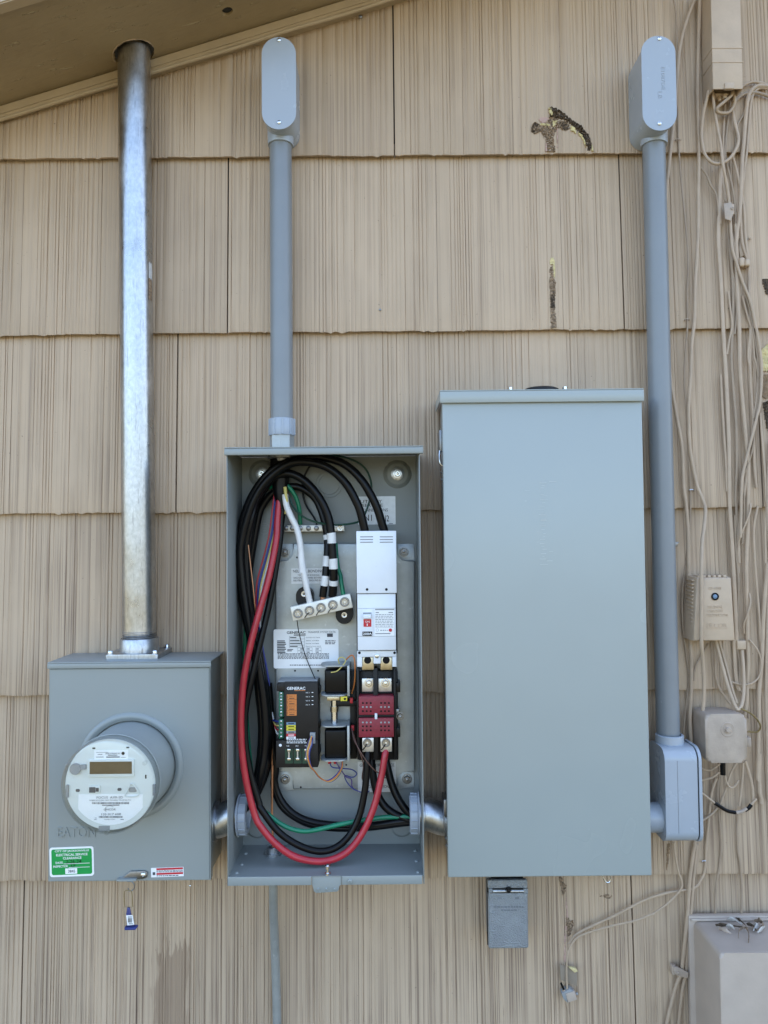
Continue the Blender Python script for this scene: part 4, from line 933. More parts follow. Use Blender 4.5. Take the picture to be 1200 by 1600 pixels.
# floor, front lip with a notch, latch tab
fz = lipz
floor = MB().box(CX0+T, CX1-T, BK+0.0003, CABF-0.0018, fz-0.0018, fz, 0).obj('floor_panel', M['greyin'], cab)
for a, b in ((356, 486.5), (534.5, 660)):
    x0_, x1_, _, _ = rect(a, b, 1369, 1383, CABF); x0_ = max(x0_, CX0+0.0003); x1_ = min(x1_, CX1-0.0003)
    MB().box(x0_, x1_, CABF-0.0015, CABF+0.0006, cz0+0.0002, fz+0.0006, 0.0007).obj('front_lip', M['grey'], cab)
tabp = quad([(487, 1370), (534, 1370), (534, 1383), (530, 1384), (529, 1392), (526, 1394), (494, 1396), (490, 1393), (489, 1385), (487, 1383)], CABF-0.001)
tab = MB().prism(tabp, CABF-0.0045, CABF-0.0022, 0.0005).obj('latch_tab', M['grey'], cab)
q = P(512, 1369, 0.148)
st_ = MB().lathe((q.x, -0.148, fz), (0, 0, 1), [(0.0052, 0), (0.0052, 0.003), (0.0030, 0.0032), (0.0030, 0.010), (0.0048, 0.0104), (0.0048, 0.0155), (0.003, 0.017), (0, 0.017)], 14).obj('latch_stud', M['steel'], cab)
for x in (497, 510, 523): fastener('rivet', tab, x, 1389.5, CABF-0.0020, 2.2, 'round', M['grey'])
fastener('rivet', cab, 546.5, 1377, CABF+0.0008, 4.0, 'round', M['grey'])
for x, y in ((384, 1334), (378, 1351), (370, 1364), (649, 1330), (651, 1346), (653, 1363)):
    q = P(x, y, 0.02); v = (P(x, y, 0.1)-CAM); t = (fz-CAM.z)/v.z; q = CAM+v*t
    link_mesh('rivet', screw_mesh('round', M['grey']), cab, (q.x, q.y, fz+0.0003), 0.0034, (R(-90), 0, 0))
# lid
lx0, lx1, lz0, lz1 = rect(350, 661.5, 697.5, 710, CABF+0.008)
ld = MB(); ld.box(lx0, lx1, 0.0195, CABF+0.008, cab_top-0.0022, cab_top, 0.001); ld.box(lx0, lx1, CABF+0.0015, CABF+0.008, lz0, cab_top-0.0023, 0.0018, 3)
ld.obj('lid', M['grey'], cab)
# mounting bolts in round dimples, knock-out ring
for x, y, m_ in ((410.5, 740.5, 'steel'), (621, 741, 'steel')):
    q = P(x, y, BK); 
    MB().lathe((q.x, -BK, q.z), (0, -1, 0), [(0.0275, 0.0002), (0.0255, 0.0018), (0.021, 0.0060), (0.0195, 0.0068), (0.0, 0.0068)], 32).obj('dimple', M['greyin'], cab)
    b_ = MB().lathe((q.x, -BK-0.0068, q.z), (0, -1, 0), [(0.0125, 0), (0.0125, 0.0018), (0.0105, 0.0026), (0.0, 0.0026)], 28).obj('washer', M['castzinc'], cab)
    link_mesh('mounting_bolt', screw_mesh('hex', M['steel']), cab, (q.x, -BK-0.0094, q.z), 0.0062)
q = P(514, 757, BK)
for rr in (0.019, 0.025):
    MB().lathe((q.x, -BK, q.z), (0, -1, 0), [(rr, -0.0002), (rr+0.0008, 0.0006), (rr+0.0016, -0.0002)], 40).obj('knockout_ring', M['greyin'], cab)
for x, y in ((402, 1292), (628, 1290)):
    q = P(x, y, BK); MB().lathe((q.x, -BK, q.z), (0, -1, 0), [(0.022, 0.0002), (0.020, 0.0012), (0.017, 0.0045), (0.0, 0.0050)], 28).obj('dimple', M['greyin'], cab)
gsym = P(413, 826, BK); MB().tube([gsym+Vector((0.0105*math.cos(a*0.5236), -0.0004, 0.0105*math.sin(a*0.5236))) for a in range(13)], 0.0004, 5, sub=2).obj('ground_symbol', M['glab'], cab)
lettering(cab, [(None, 408, 418, 821, 0.8), (None, 409.5, 416.5, 825, 0.8), (None, 411, 415, 829, 0.8)], BK+0.0004, M['glab'], 'ground_mark')
# mounting plate with recessed corners
PL = 0.0340
def notched(x0, x1, y0, y1, nw, nh, r):
    o = []
    def arc(cx, cy, a0, a1):
        for k in range(6): t = R(a0+(a1-a0)*k/5); o.append((cx+r*math.cos(t), cy+r*math.sin(t)))
    o.append((x0+nw, y0)); o.append((x1-nw, y0)); arc(x1-nw+r, y0+nh-r, 180, 90); o.append((x1, y0+nh))
    o.append((x1, y1-nh)); arc(x1-nw+r, y1-nh+r, 270, 180); o.append((x1-nw, y1))
    o.append((x0+nw, y1)); arc(x0+nw-r, y1-nh+r, 360, 270); o.append((x0, y1-nh)); o.append((x0, y0+nh)); arc(x0+nw-r, y0+nh-r, 90, 0)
    return quad(o, PL)
mplate = MB().prism(notched(430.5, 648, 849, 1233, 27, 27, 8), PL-0.0105, PL, 0.0022, 3).obj('mounting_plate', M['zinc'], cab)
for x0, x1, y0, y1, bx_, by_ in ((431.5, 459, 850, 877.5, 445, 863), (619.5, 647, 850, 877.5, 631, 862), (431.5, 459, 1205, 1236, 445.5, 1217.5), (619.5, 647, 1205, 1232, 636, 1217)):
    plate('corner_pad', mplate, x0, x1, y0, y1, BK+0.0005, M['zinc'], 3, 0.0015, 0.0003)
    fastener('nut', mplate, bx_, by_, BK+0.0025, 6.2, 'hex', M['darksteel'])
for x, y in ((464, 871), (470, 1230), (497, 1048), (461, 1048), (541, 1195)): 
    q = P(x, y, PL); MB().lathe((q.x, -PL, q.z), (0, -1, 0), [(0.0, 0.0003), (0.0018, 0.0003)], 14).obj('hole', M['blk'], mplate)
# labels
sv = plate('service_label', cab, 559.5, 618, 775.5, 819.5, BK, M['silver'], 0.8, 0.0006)
lettering(sv, [('UTILITY', 563, 597, 783.5, 4.6), ('SERVICE', 566, 598, 789.5, 4.6), ('CONNECTIONS', 563, 606, 797, 4.8), ('N1', 569, 581, 809, 9.5), ('N2', 597, 608, 810, 9.5)], BK+0.0010, M['blk'])
lettering(sv, [(None, 608, 614, 818, 0.8)], BK+0.0010, M['grayink'])
nbl = plate('bonding_label', cab, 455, 508, 888, 912, PL, M['silver'], 0.5, 0.0005)
lettering(nbl, [('NEUTRAL BONDING', 458, 505, 892.3, 4.4), ('TO REMOVE BONDING', 465, 499, 898.6, 2.4), ('DISCONNECT WIRE BETWEEN', 459, 505, 902.8, 2.7), ('NEUTRAL AND GROUND BAR', 458.5, 505, 906.9, 2.7)], PL+0.0009, M['blk'])
dl = plate('data_label', cab, 427.5, 529, 983, 1044, PL, M['paper'], 3, 0.0006)
lettering(dl, [('GENERAC', 448, 477.5, 988.3, 4.2), (None, 459, 477.5, 992.2, 1.4)], PL+0.0010, M['blk'], 'heading', True)
lettering(dl, [('TRANSFER SYSTEM DATA', 481, 524.5, 987.6, 3.0), ('SYSTEM VOLTAGE', 478, 500, 996.2, 1.7), ('SERIAL NUMBER', 478, 498.5, 1001, 1.7), ('MODEL NUMBER', 478, 498.5, 1005.5, 1.7), ('PRODUCTION DATE', 478, 501.5, 1010, 1.7),
               (None, 453, 463, 996.2, 1.5), (None, 453, 468, 1001, 1.5), (None, 453, 470, 1005.5, 1.5), (None, 453, 465, 1010, 1.5), (None, 449, 458, 1015, 1.3), (None, 449, 456, 1017, 1.3),
               (None, 469, 473, 1014, 1.4), (None, 480, 484, 1014, 1.4), (None, 494, 498, 1014, 1.4), (None, 469, 473, 1019, 1.4), (None, 480, 484, 1019, 1.4), (None, 494, 498, 1019, 1.4)]
          + fine_print(434, 514, 1020.5, 1030, 5, 8)+fine_print(453, 505, 1038, 1040.4, 1, 7)+fine_print(508, 524, 1000, 1007, 3, 5)+[(None, 511, 520, 992.5, 5.5)], PL+0.0010, M['grayink'])
lettering(dl, [(None, 433, 445+(k % 3), 1001.5+k*2.6, 1.7) for k in range(8)], PL+0.0010, M['grayink'], 'barcode')
fr_ = []
for x0, x1, y0, y1 in ((452, 476, 994, 998.4), (452, 476, 998.4, 1003), (452, 476, 1003, 1008), (452, 476, 1008, 1012), (465, 475, 1012, 1016.5), (479, 488, 1012, 1016.5), (493, 502, 1012, 1016.5), (465, 475, 1017, 1021), (479, 488, 1017, 1021), (493, 502, 1017, 1021)):
    fr_ += [(None, x0, x1, y0, 0.4), (None, x0, x1, y1, 0.4), (None, x0, x0+0.4, (y0+y1)/2, y1-y0), (None, x1-0.4, x1, (y0+y1)/2, y1-y0)]
lettering(dl, fr_, PL+0.0009, M['glab'], 'table_lines')
gl = plate('generator_label', cab, 559, 618.5, 1190, 1237.5, PL, M['silver'], 0.6, 0.0006)
lettering(gl, [('GENERATOR SERVICE', 562, 616, 1195.5, 4.6), ('CONNECTIONS', 575, 610, 1229, 4.4), ('E1', 567, 577, 1211, 10), ('E2', 600, 611, 1211, 10), (None, 566, 576, 1222, 1.2), (None, 566, 576, 1226, 1.2)], PL+0.0010, M['blk'])
# floor bushing for the ground conduit
v = P(427, 1334, 0.06)-CAM; q = CAM+v*((fz-CAM.z)/v.z); GB = Vector((q.x, q.y, fz))
MB().lathe((GB.x, GB.y, fz), (0, 0, 1), [(0.010, 0.0), (0.0165, 0.0), (0.0165, 0.004), (0.0125, 0.0045), (0.0125, 0.013), (0.0105, 0.0145), (0.0088, 0.0130), (0.0088, 0.001)], 20, closed=True).obj('floor_bushing', M['castzinc'], cab)
MB().lathe((GB.x, GB.y, fz), (0, 0, 1), [(0.0, 0.002), (0.0088, 0.002)], 20).obj('bushing_hole', M['blk'], cab)

# hub ring of the riser inside the top
hzt = cab_top-0.0024
MB().lathe((x_, -PD, hzt), (0, 0, -1), [(0.0, 0), (0.0275, 0), (0.0275, 0.006), (0.0235, 0.0075), (0.0225, 0.0075), (0.0225, 0.012), (0.0, 0.012)], 26).obj('inside_locknut', M['castzinc'], riser)
MB().lathe((x_, -PD, hzt-0.0121), (0, 0, -1), [(0.0, 0), (0.0205, 0), (0.0205, 0.0035), (0.0, 0.0035)], 26).obj('bushing', M['redp'], riser)

# ------------------------------------------------------------------ ground bar
GD = 0.044
gbar = thing('ground_bar', 'horizontal plated ground bar with slotted screws below the cabinet top', 'terminal bar', P(490, 831, GD))
MB().pbox(444, 538, 820.5, 830.5, BK+0.008, GD, 0.0012).obj('bar', M['bar'], gbar)
for x in (455, 531): MB().pbox(x-4, x+4, 822, 829, BK, BK+0.009).obj('standoff', M['darksteel'], gbar)
for k, x in enumerate((447, 457, 469, 482, 494.5, 507, 519, 531)): fastener('terminal_screw', gbar, x, 825.3, GD+0.0002, 4.0 if k < 7 else 4.6, 'round' if k < 7 else 'lug', M['darksteel'] if k < 7 else M['steel'])

# ------------------------------------------------------------------ neutral bar on two black insulators
ND = 0.078
ang = math.atan2(20.0, 93.0)
nbar = thing('neutral_bar', 'tilted plated neutral bar with five round lug screws', 'terminal bar', P(502, 970, PL))
for x, y in ((476, 932), (538, 958)):
    a, b, c, e = rect(x-13.5, x+13.5, y-15, y+17, PL+0.02)
    MB().prism(stadium(a, b, c, e), PL+0.0005, PL+0.021, 0.003, 3).obj('insulator', M['blackp'], nbar)
    fastener('insulator_screw', nbar, x-1 if x < 500 else x, y-4 if x < 500 else y+3, PL+0.0212, 4.6, 'lug', M['steel'])
pc = P(502.5, 949, ND); L2, H2 = 48/S(ND), 11.2/S(ND)
mb = MB().box(pc.x-L2, pc.x+L2, ND-0.021, ND, pc.z-H2, pc.z+H2, 0.0014)
rotm = Matrix.Translation(pc) @ Matrix.Rotation(-ang, 4, 'Y') @ Matrix.Translation(-pc); mb.xf(rotm)
mb.obj('bar', M['bar'], nbar)
for x, y in ((465.5, 958.5), (483.5, 954), (501.5, 949.5), (520, 945), (538.5, 940.5)):
    fastener('lug_screw', nbar, x, y, ND+0.0006, 7.4, 'lug', M['darksteel'])
    fastener('lug_core', nbar, x, y, ND+0.0004, 4.6, 'lug', M['steel'])
for x, y in ((483, 957), (501, 953), (519.5, 949)): MB().tube([P(x, y, ND+0.0024), P(x-4, y+4, ND+0.0022), P(x-7, y+8.5, ND+0.0012)], 0.0008, 6).obj('torque_mark', M['blk'], nbar)

# ------------------------------------------------------------------ circuit breaker
BD = 0.108
brk = thing('circuit_breaker', 'tall white two pole circuit breaker with red on handle', 'breaker', P(588, 1053, 0.06))
MB().pbox(557, 620.5, 884, 1022, PL+0.0005, BD-0.016, 0.002).obj('base', M['blackp'], brk)
zbk = zoomer(550, 820, 0.15)
up = MB().pbox(557, 619.5, 829.5, 927, PL+0.006, BD+0.004, 0.0012).obj('upper_cover', M['breaker'], brk)
for y in (838.7, 843, 847.2):
    for x0, x1 in ((562.5, 583), (593.2, 614)): plate('vent_slot', up, x0, x1, y-0.8, y+0.8, BD+0.0041, M['glab'], 0.7, 0.0003)
for x in (573.5, 603.7): q = P(x, 921, BD+0.004); MB().lathe((q.x, q.y-0.0004, q.z), (0, -1, 0), [(0.0, 0), (0.0024, 0)], 16).obj('screw_hole', M['blk'], up)
q = P(588, 884, BD+0.004); MB().lathe((q.x, q.y, q.z), (0, -1, 0), [(0.0018, 0), (0.0016, 0.0004), (0, 0.0004)], 16).obj('dimple', M['breaker'], up)
body = MB().pbox(558.5, 618.5, 928, 1016, PL+0.004, BD, 0.0012).obj('body', M['breaker'], brk)
for ys_ in (950.4, 994.2): lettering(body, [(None, 558.8, 618.2, ys_, 0.5)], BD+0.0003, M['glab'], 'panel_seam')
hw = plate('handle_well', body, 565.5, 582.5, 951.5, 994, BD, M['breaker'], 0.6, 0.0016, 0.0004)
plate('handle_slot', hw, 567.3, 580.5, 957, 966, BD+0.0017, M['glab'], 0.4, 0.0003)
MB().pbox(567.3, 580, 960, 966.5, BD+0.0019, BD+0.011, 0.001).obj('handle', M['breaker'], brk)
rp = plate('on_flag', hw, 568, 580.3, 967.5, 979.3, BD+0.0017, M['redp'], 0.4, 0.0004)
lettering(hw, [('ON', 570.5, 577.5, 971.3, 3.2), ('I', 573.2, 574.4, 976.2, 3.4)], BD+0.0024, M['paper'], 'lettering', True)
plate('rating_flag', hw, 566.3, 581.5, 986.8, 993.6, BD+0.0017, M['blk'], 0.4, 0.0004)
lettering(hw, [('200A', 567.2, 580.8, 990.3, 3.6)], BD+0.0024, M['paper'], 'lettering', True)
rl = plate('rating_label', body, 585.5, 615.5, 951, 993.5, BD, M['paper'], 0.4, 0.0003)
lettering(rl, [(None, 586, 616, 952.3, 2.0), (None, 587, 592, 957, 1.6), (None, 607, 614, 957, 1.6)], BD+0.0006, M['glab'], 'header')
lettering(rl, fine_print(586.5, 614.5, 959, 979.5, 8, 6, 0.42)+[(None, 586.5, 614.5, 980.5, 0.4), (None, 586.5, 610, 990, 1.6)]+fine_print(594, 606, 983.6, 986, 1, 9), BD+0.0006, M['glab'])
q = P(589.5, 984.5, BD+0.0006); MB().lathe((q.x, q.y, q.z), (0, -1, 0), [(0.0021, 0), (0.0026, 0)], 20).obj('ring_mark', M['glab'], rl)
q = P(610, 984.5, BD); MB().lathe((q.x, q.y, q.z), (0, -1, 0), [(0.0030, 0), (0.0030, 0.0012), (0.0024, 0.0018), (0, 0.0018)], 20).obj('trip_button', M['redp'], brk)
lo = MB().pbox(558, 619.5, 1017, 1026.5, PL+0.01, BD-0.008, 0.001)
for a, b in ((558, 565.8), (583.5, 595), (613, 619.5)): lo.pbox(a, b, 1026.3, 1042 if a != 583.5 else 1037, PL+0.012, BD-0.0085, 0.0008)
lo.obj('terminal_shroud', M['breaker'], brk)
for x in (561.5, 616.5): q = P(x, 1020, BD-0.008); MB().lathe((q.x, q.y-0.0004, q.z), (0, -1, 0), [(0.0, 0), (0.0025, 0)], 16).obj('screw_hole', M['blk'], brk)
fastener('center_screw', brk, 589, 1025, BD-0.0075, 3.6, 'round', M['steel'])
for x0, x1 in ((565.5, 584), (594.5, 613)):
    MB().pbox(x0, x1, 1026.8, 1047, 0.062, BD-0.013, 0.001).obj('terminal', M['brass'], brk)
    q = P((x0+x1)/2-0.3, 1031.5, BD-0.013); MB().lathe((q.x, q.y-0.0003, q.z), (0, -1, 0), [(0.0, 0), (0.0058, 0), (0.0062, 0.0006), (0.0066, 0)], 20).obj('wire_hole', M['blk'], brk)

# ------------------------------------------------------------------ transfer mechanism: contactor and two solenoids
tm = thing('transfer_mechanism', 'black contactor with maroon covers and two black solenoids beside it', 'contactor', P(575, 1190, PL))
CD = 0.096
hs = MB(); hs.pbox(559, 622, 1048, 1188, PL+0.0005, 0.070, 0.002); hs.obj('housing', M['blackp'], tm)
for x0, x1 in ((557.5, 561.5), (583.5, 590.5), (615.5, 619)): MB().pbox(x0, x1, 1044, 1187, 0.066, 0.088, 0.0008).obj('barrier', M['blackp'], tm)
for y0, y1 in ((1067, 1082), (1137, 1152)): MB().pbox(617, 625.5, y0, y1, 0.045, 0.078, 0.001).obj('side_block', M['blackp'], tm)
MB().pbox(617, 624, 1108, 1118, 0.05, 0.075, 0.001).obj('side_block', M['darksteel'], tm)
fastener('side_bolt', tm, 625.5, 1119, 0.078, 5, 'hex', M['darksteel'])
for x0, x1 in ((565.5, 585), (591, 612)): 
    MB().pbox(x0, x1, 1060, 1081, 0.066, 0.082, 0.001).obj('line_lug', M['lug'], tm)
for x, y in ((576.5, 1067), (602.5, 1067)): fastener('lug_bolt', tm, x, y, 0.0822, 5.6, 'hex', M['steel'])
for yy0, yy1, rows_ in ((1088, 1117, (1098.5, 1104.7, 1111.2)), (1122, 1152, (1128.8, 1134.8, 1141.2))):
    cv = MB().pbox(560.5, 615.5, yy0, yy1, 0.066, CD, 0.0012).obj('maroon_cover', M['maroon'], tm)
    for i, y in enumerate(rows_):
        for x in (567, 573, 579.3, 595.5, 601.5, 607.6):
            plate('vent_hole', cv, x-1.5, x+1.5, y-1.4, y+1.4, CD+0.0001, M['blk'] if (i+yy0) % 3 else M['glab'], 1.2, 0.0002)
MB().pbox(559.5, 616, 1117.3, 1121.7, 0.066, CD-0.006, 0.0006).obj('center_slot', M['blackp'], tm)
MB().pbox(585.5, 589.5, 1115, 1124, CD-0.0055, CD+0.003, 0.0008).obj('center_catch', M['breaker'], tm)
for x0, x1, sx in ((566, 584, 574), (594.5, 612.5, 603)):
    MB().pbox(x0, x1, 1153, 1175, 0.066, 0.092, 0.0012).obj('load_lug', M['lug'], tm)
    fastener('lug_screw', tm, sx, 1160.5, 0.0925, 6.8, 'lug', M['darksteel']); fastener('lug_core', tm, sx, 1160.5, 0.0923, 4.2, 'lug', M['steel'])
    MB().tube([P(sx-1, 1163, 0.0945), P(sx-4, 1168, 0.094), P(sx-7.5, 1172, 0.0928)], 0.0010, 6).obj('torque_mark', M['blk'], tm)
for y0, y1 in ((1046, 1084), (1140, 1186)):
    a, b, c, e = rect(507, 542, y0, y1, 0.075)
    MB().box(a, b, 0.038, 0.075, c, e, 0.004, 3).obj('solenoid_coil', M['black'], tm)
    MB().pbox(542.5, 546.2, y0-6, y1+4, 0.034, 0.084, 0.0008).obj('solenoid_bracket', M['zinc'], tm)
for y, y2 in ((1036, 1045), (1085, 1088), (1130, 1139), (1186, 1189)):
    cx_ = P(522, y, 0.06); zz = P(522, (y+y2)/2, 0.075).z
    mb = MB().prism(rrect(cx_.x-0.024, cx_.x+0.026, -0.085, -0.036, 0.016), 0, 0.0022, 0.0004)
    mb.xf(Matrix(((1, 0, 0, 0), (0, 0, 1, 0), (0, -1, 0, zz), (0, 0, 0, 1))))
    mb.obj('solenoid_flange', M['zinc'], tm)
q = P(522.5, 1110, 0.06); z_a, z_b = P(522, 1088, 0.06).z, P(522, 1133, 0.06).z
MB().tube([(q.x, -0.06, z_a), (q.x, -0.06, z_b)], 0.0062, 18, smooth=False).obj('plunger', M['steel'], tm)
MB().tube([(q.x, -0.06, z_a-0.018), (q.x, -0.06, z_a-0.028)], 0.0078, 18, smooth=False).obj('plunger_collar', M['brass'], tm)
MB().pbox(511, 531, 1088.5, 1095, 0.045, 0.074, 0.001).obj('pivot_arm', M['brass'], tm)
MB().pbox(526, 558, 1095, 1104, 0.04, 0.062, 0.001).obj('lever', M['blackp'], tm)
ys = MB().pbox(532, 542.5, 1088.5, 1095.5, 0.06, 0.081, 0.0005).obj('yellow_tab', M['ylab'], tm)
q = P(539, 1092, 0.0812); MB().lathe((q.x, q.y-0.0002, q.z), (0, -1, 0), [(0, 0), (0.0022, 0)], 14).obj('hole', M['blk'], ys)
for x, y in ((549, 1095), (551, 1138), (515, 1190), (524, 1190)): MB().pbox(x-2.5, x+2.5, y-4, y+4, 0.058, 0.066, 0.0008).obj('crimp_terminal', M['redp'], tm)
MB().pbox(547, 557, 1048, 1186, PL+0.0005, 0.052, 0.001).obj('side_frame', M['blackp'], tm)

# ------------------------------------------------------------------ control module
MD = 0.082
cm = thing('control_module', 'dark brown control module with orange labels and green terminal strip', 'module', P(464, 1200, PL))
hsg = MB().pbox(443.5, 497, 1066.5, 1158, PL+0.0005, MD, 0.0015).obj('housing', M['module'], cm)
MB().pbox(432.5, 446, 1068, 1080, PL+0.0005, MD, 0.0012).obj('housing_corner', M['module'], cm)
bs = MB().pbox(431, 497, 1157, 1199.5, PL+0.0005, MD+0.003, 0.0015).obj('lower_housing', M['module'], cm)
for y0, y1, n_ in ((1081, 1120, 8), (1124, 1154, 5)):
    ts = MB().pbox(435.5, 443, y0, y1, PL+0.0005, MD-0.006, 0.0008).obj('terminal_strip', M['greent'], cm)
    for k in range(n_):
        yy = y0+(y1-y0)*(k+0.5)/n_
        fastener('terminal_screw', ts, 439.3, yy, MD-0.0058, 1.7, 'round', M['steel'] if k % 2 == 0 else M['zinc'])
hd = lettering(hsg, [('GENERAC', 448.3, 477, 1075.5, 4.6)], MD+0.0004, M['paper'], 'heading', True)
lettering(hsg, [(None, 460, 477, 1079, 0.9)], MD+0.0004, M['orange'], 'underline')
for k in range(4):
    ol = plate('orange_label', hsg, 448, 463.5, 1085+8.4*k, 1093+8.4*k, MD, M['orange'], 0.4, 0.0003)
    lettering(ol, [('NC %d' % (k+1), 452, 460, 1087.7+8.4*k, 1.8), (None, 452, 460, 1091.2+8.4*k, 1.3), (None, 449, 449.6, 1089+8.4*k, 5)], MD+0.0006, M['brown'])
    lettering(hsg, [('NC %d' % (k+1), 478, 484, 1082.3+6.3*k, 1.9), (None, 487, 489.5, 1082.0+6.3*k, 1.0)], MD+0.0004, M['paper'], 'lettering')
for k, m_ in enumerate(('blab', 'ylab', 'ylab', 'glab', 'redp', 'paper')):
    cl_ = plate('colour_label', hsg, 447.5, 462, 1128.5+4.5*k, 1132.6+4.5*k, MD, M[m_], 0.3, 0.0003)
    lettering(cl_, [(None, 450.5, 459.5, 1130.6+4.5*k, 1.2)], MD+0.0006, M['blk'] if m_ != 'redp' else M['paper'])
lettering(bs, fine_print(448, 479, 1153.8, 1162, 3, 4, 0.4), MD+0.0034, M['paper'])
lettering(bs, [('N2', 448, 452, 1165.5, 2.0), ('N1', 462, 466, 1165.5, 2.0), ('T1', 476, 479, 1165.5, 2.0)], MD+0.0034, M['paper'], 'terminal_names')
for k, x in enumerate((451.5, 465, 478.5)):
    fb = plate('fuse_bay', bs, x-6, x+6, 1170, 1193, MD+0.0031, M['dkgreen'], 0.5, 0.0004)
    MB().tube([P(x, 1174, MD+0.008), P(x, 1186, MD+0.008)], 0.0017, 10, smooth=False).obj('fuse', M['lug'], fb)
    for y in (1172, 1186): MB().pbox(x-2.6, x+2.6, y-1.5, y+2.5, MD+0.0036, MD+0.0105, 0.0006).obj('fuse_clip', M['steel'], fb)
fastener('module_screw', cm, 438, 1164.5, MD+0.0033, 2.3, 'round', M['paper'])
MB().pbox(484, 492.5, 1145, 1162, MD+0.0001, MD+0.006, 0.0008).obj('plug', M['glab'], cm)
for y in (1078, 1132, 1172): MB().pbox(497.2, 500.5, y-5, y+6, PL+0.0005, 0.055, 0.001).obj('clip', M['blackp'], cm)
tpp = MB().pbox(434, 496, 1063.5, 1066.3, PL+0.0005, MD-0.012, 0.001).obj('top_cap', M['glab'], cm)

# ------------------------------------------------------------------ wires
def wire(name, label, pts, r, m, cat='wire', group=None, n=12, flat=1.0, wob=0.0, kids=None, sub=6):
    wp = [P(*q) for q in pts]
    if not kids:
        return MB().tube(wp, r, n, sub=sub, flat=flat, wob=wob, seed=len(label)).obj(name, M[m], None, label, cat, group)
    t = thing(name, label, cat, wp[-1] if wp[-1].z < wp[0].z else wp[0], group)
    MB().tube(wp, r, n, sub=sub, flat=flat, wob=wob, seed=len(label)).obj('insulation', M[m], t)
    for nm, kp, kr, km in kids: MB().tube([P(*q) for q in kp], kr, n, sub=4).obj(nm, M[km], t)
    return t
zw = zoomer(340, 640, 0.28333); zv = zoomer(350, 820, 0.2875); zu = zoomer(340, 1180, 0.31667)
BR = 0.0077
hub = (438, 712)
left = lambda off, d: zv([(95+off, -20, d), (92+off, 120, d), (100+off, 280, d), (122+off, 440, d)])
def bundle(off, d, off2):
    return zv([(95+off, -20, d), (90+off, 120, d), (98+off, 300, d), (130+off*.8, 500, d), (175+off*.6, 700, d), (215+off2, 900, d), (232+off2, 1080, d), (228+off2, 1230, d), (205+off2*.8, 1360, d+.003), (165+off2*.4, 1470, 0.078), (125, 1530, 0.076), (85, 1560, 0.075)])
wire('black_cable', 'thick black cable arching from the left bundle to the breaker left pole',
     zw([(815, 690, .088), (806, 640, .090), (775, 530, .092), (705, 405, .092), (610, 322, .090), (500, 290, .088), (395, 300, .086), (300, 365, .084), (225, 455, .082), (172, 570, .082)])+bundle(0, .082, -6)[1:], BR, 'black', 'cable', 'service cables in the cabinet')
wire('black_cable', 'outermost black cable arching from the left bundle to the breaker right pole',
     zw([(925, 690, .088), (910, 640, .090), (870, 520, .092), (795, 390, .090), (705, 305, .084), (600, 268, .078), (500, 264, .074), (400, 285, .072), (300, 335, .070), (215, 435, .066), (155, 560, .064)])+bundle(-16, .064, -26)[1:], BR, 'black', 'cable', 'service cables in the cabinet')
def tape(pts, lo, hi):
    p = catmull([P(*q) for q in pts], 12); a = int(len(p)*lo); b = max(a+2, int(len(p)*hi)); return p[a:b]
nc1 = zw([(632, 1030, .066), (636, 1000, .069), (640, 930, .074), (638, 850, .076), (632, 770, .076), (626, 680, .076), (605, 575, .076), (550, 470, .076), (470, 385, .074), (385, 352, .070), (300, 385, .066), (230, 470, .062), (192, 580, .060)])+bundle(20, .058, 10)[2:]
nc2 = zw([(580, 1032, .064), (584, 1000, .065), (594, 930, .066), (600, 860, .064), (606, 780, .062), (605, 700, .058), (585, 600, .056), (545, 500, .052), (480, 442, .050), (410, 424, .048), (320, 450, .046), (255, 520, .044), (220, 620, .044)])+bundle(36, .044, 22)[2:]
for lab, pts_, segs in (('front black neutral cable banded with white tape above the neutral bar', nc1, ((680, 738), (820, 878), (940, 968))), ('rear black neutral cable banded with white tape beside the green wire', nc2, ((690, 720), (808, 866), (918, 972)))):
    t = thing('black_cable', lab, 'cable', P(*pts_[0]), 'neutral cables in the cabinet')
    wp = [P(*q) for q in pts_]; MB().tube(wp, BR if pts_ is nc1 else BR*0.92, 12).obj('insulation', M['black'], t)
    cp = catmull(wp, 40)
    for a, b in segs:
        za, zb2 = P(520, 640+b*.28333, .07).z, P(520, 640+a*.28333, .07).z
        seg = [q for q in cp[:len(cp)//3] if za <= q.z <= zb2]
        if len(seg) > 2: MB().tube(seg, BR+0.0007 if pts_ is nc1 else BR*0.92+0.0007, 14, smooth=False).obj('white_tape', M['white'], t)
    MB().tube([wp[0]+(wp[0]-wp[1]).normalized()*-0.002, wp[0]+Vector((0, 0.001, -0.007))], BR*0.7, 10, smooth=False).obj('bare_end', M['copper'], t)
for k, (off, d, o2) in enumerate(((8, .050, -14), (28, .070, 2))):
    wire('black_cable', ('black cable buried deep in the bundle against the cabinet left side', 'black cable on the inner side of the left bundle')[k],
         [(hub[0]-6+8*k, 712, .05), (hub[0]-5+8*k, 735, .05)]+zw([(290-20*k+10, 380, .056), (225-10*k, 490, .05+.01*k), (185, 600, d)])+bundle(off, d, o2)[1:], BR*0.95, 'black', 'cable', 'service cables in the cabinet')
wire('taped_cable_bundle', 'bundle of conductors wrapped in black tape dropping from the conduit hub', [(437.5, 707, .052), (438, 730, .053), (438, 755, .055), (438.5, 775, .058), (440, 797, .060)], lambda t: 0.0195 if t < .3 else 0.0195-0.011*(t-.3)/.7, 'black', 'cable', n=18)
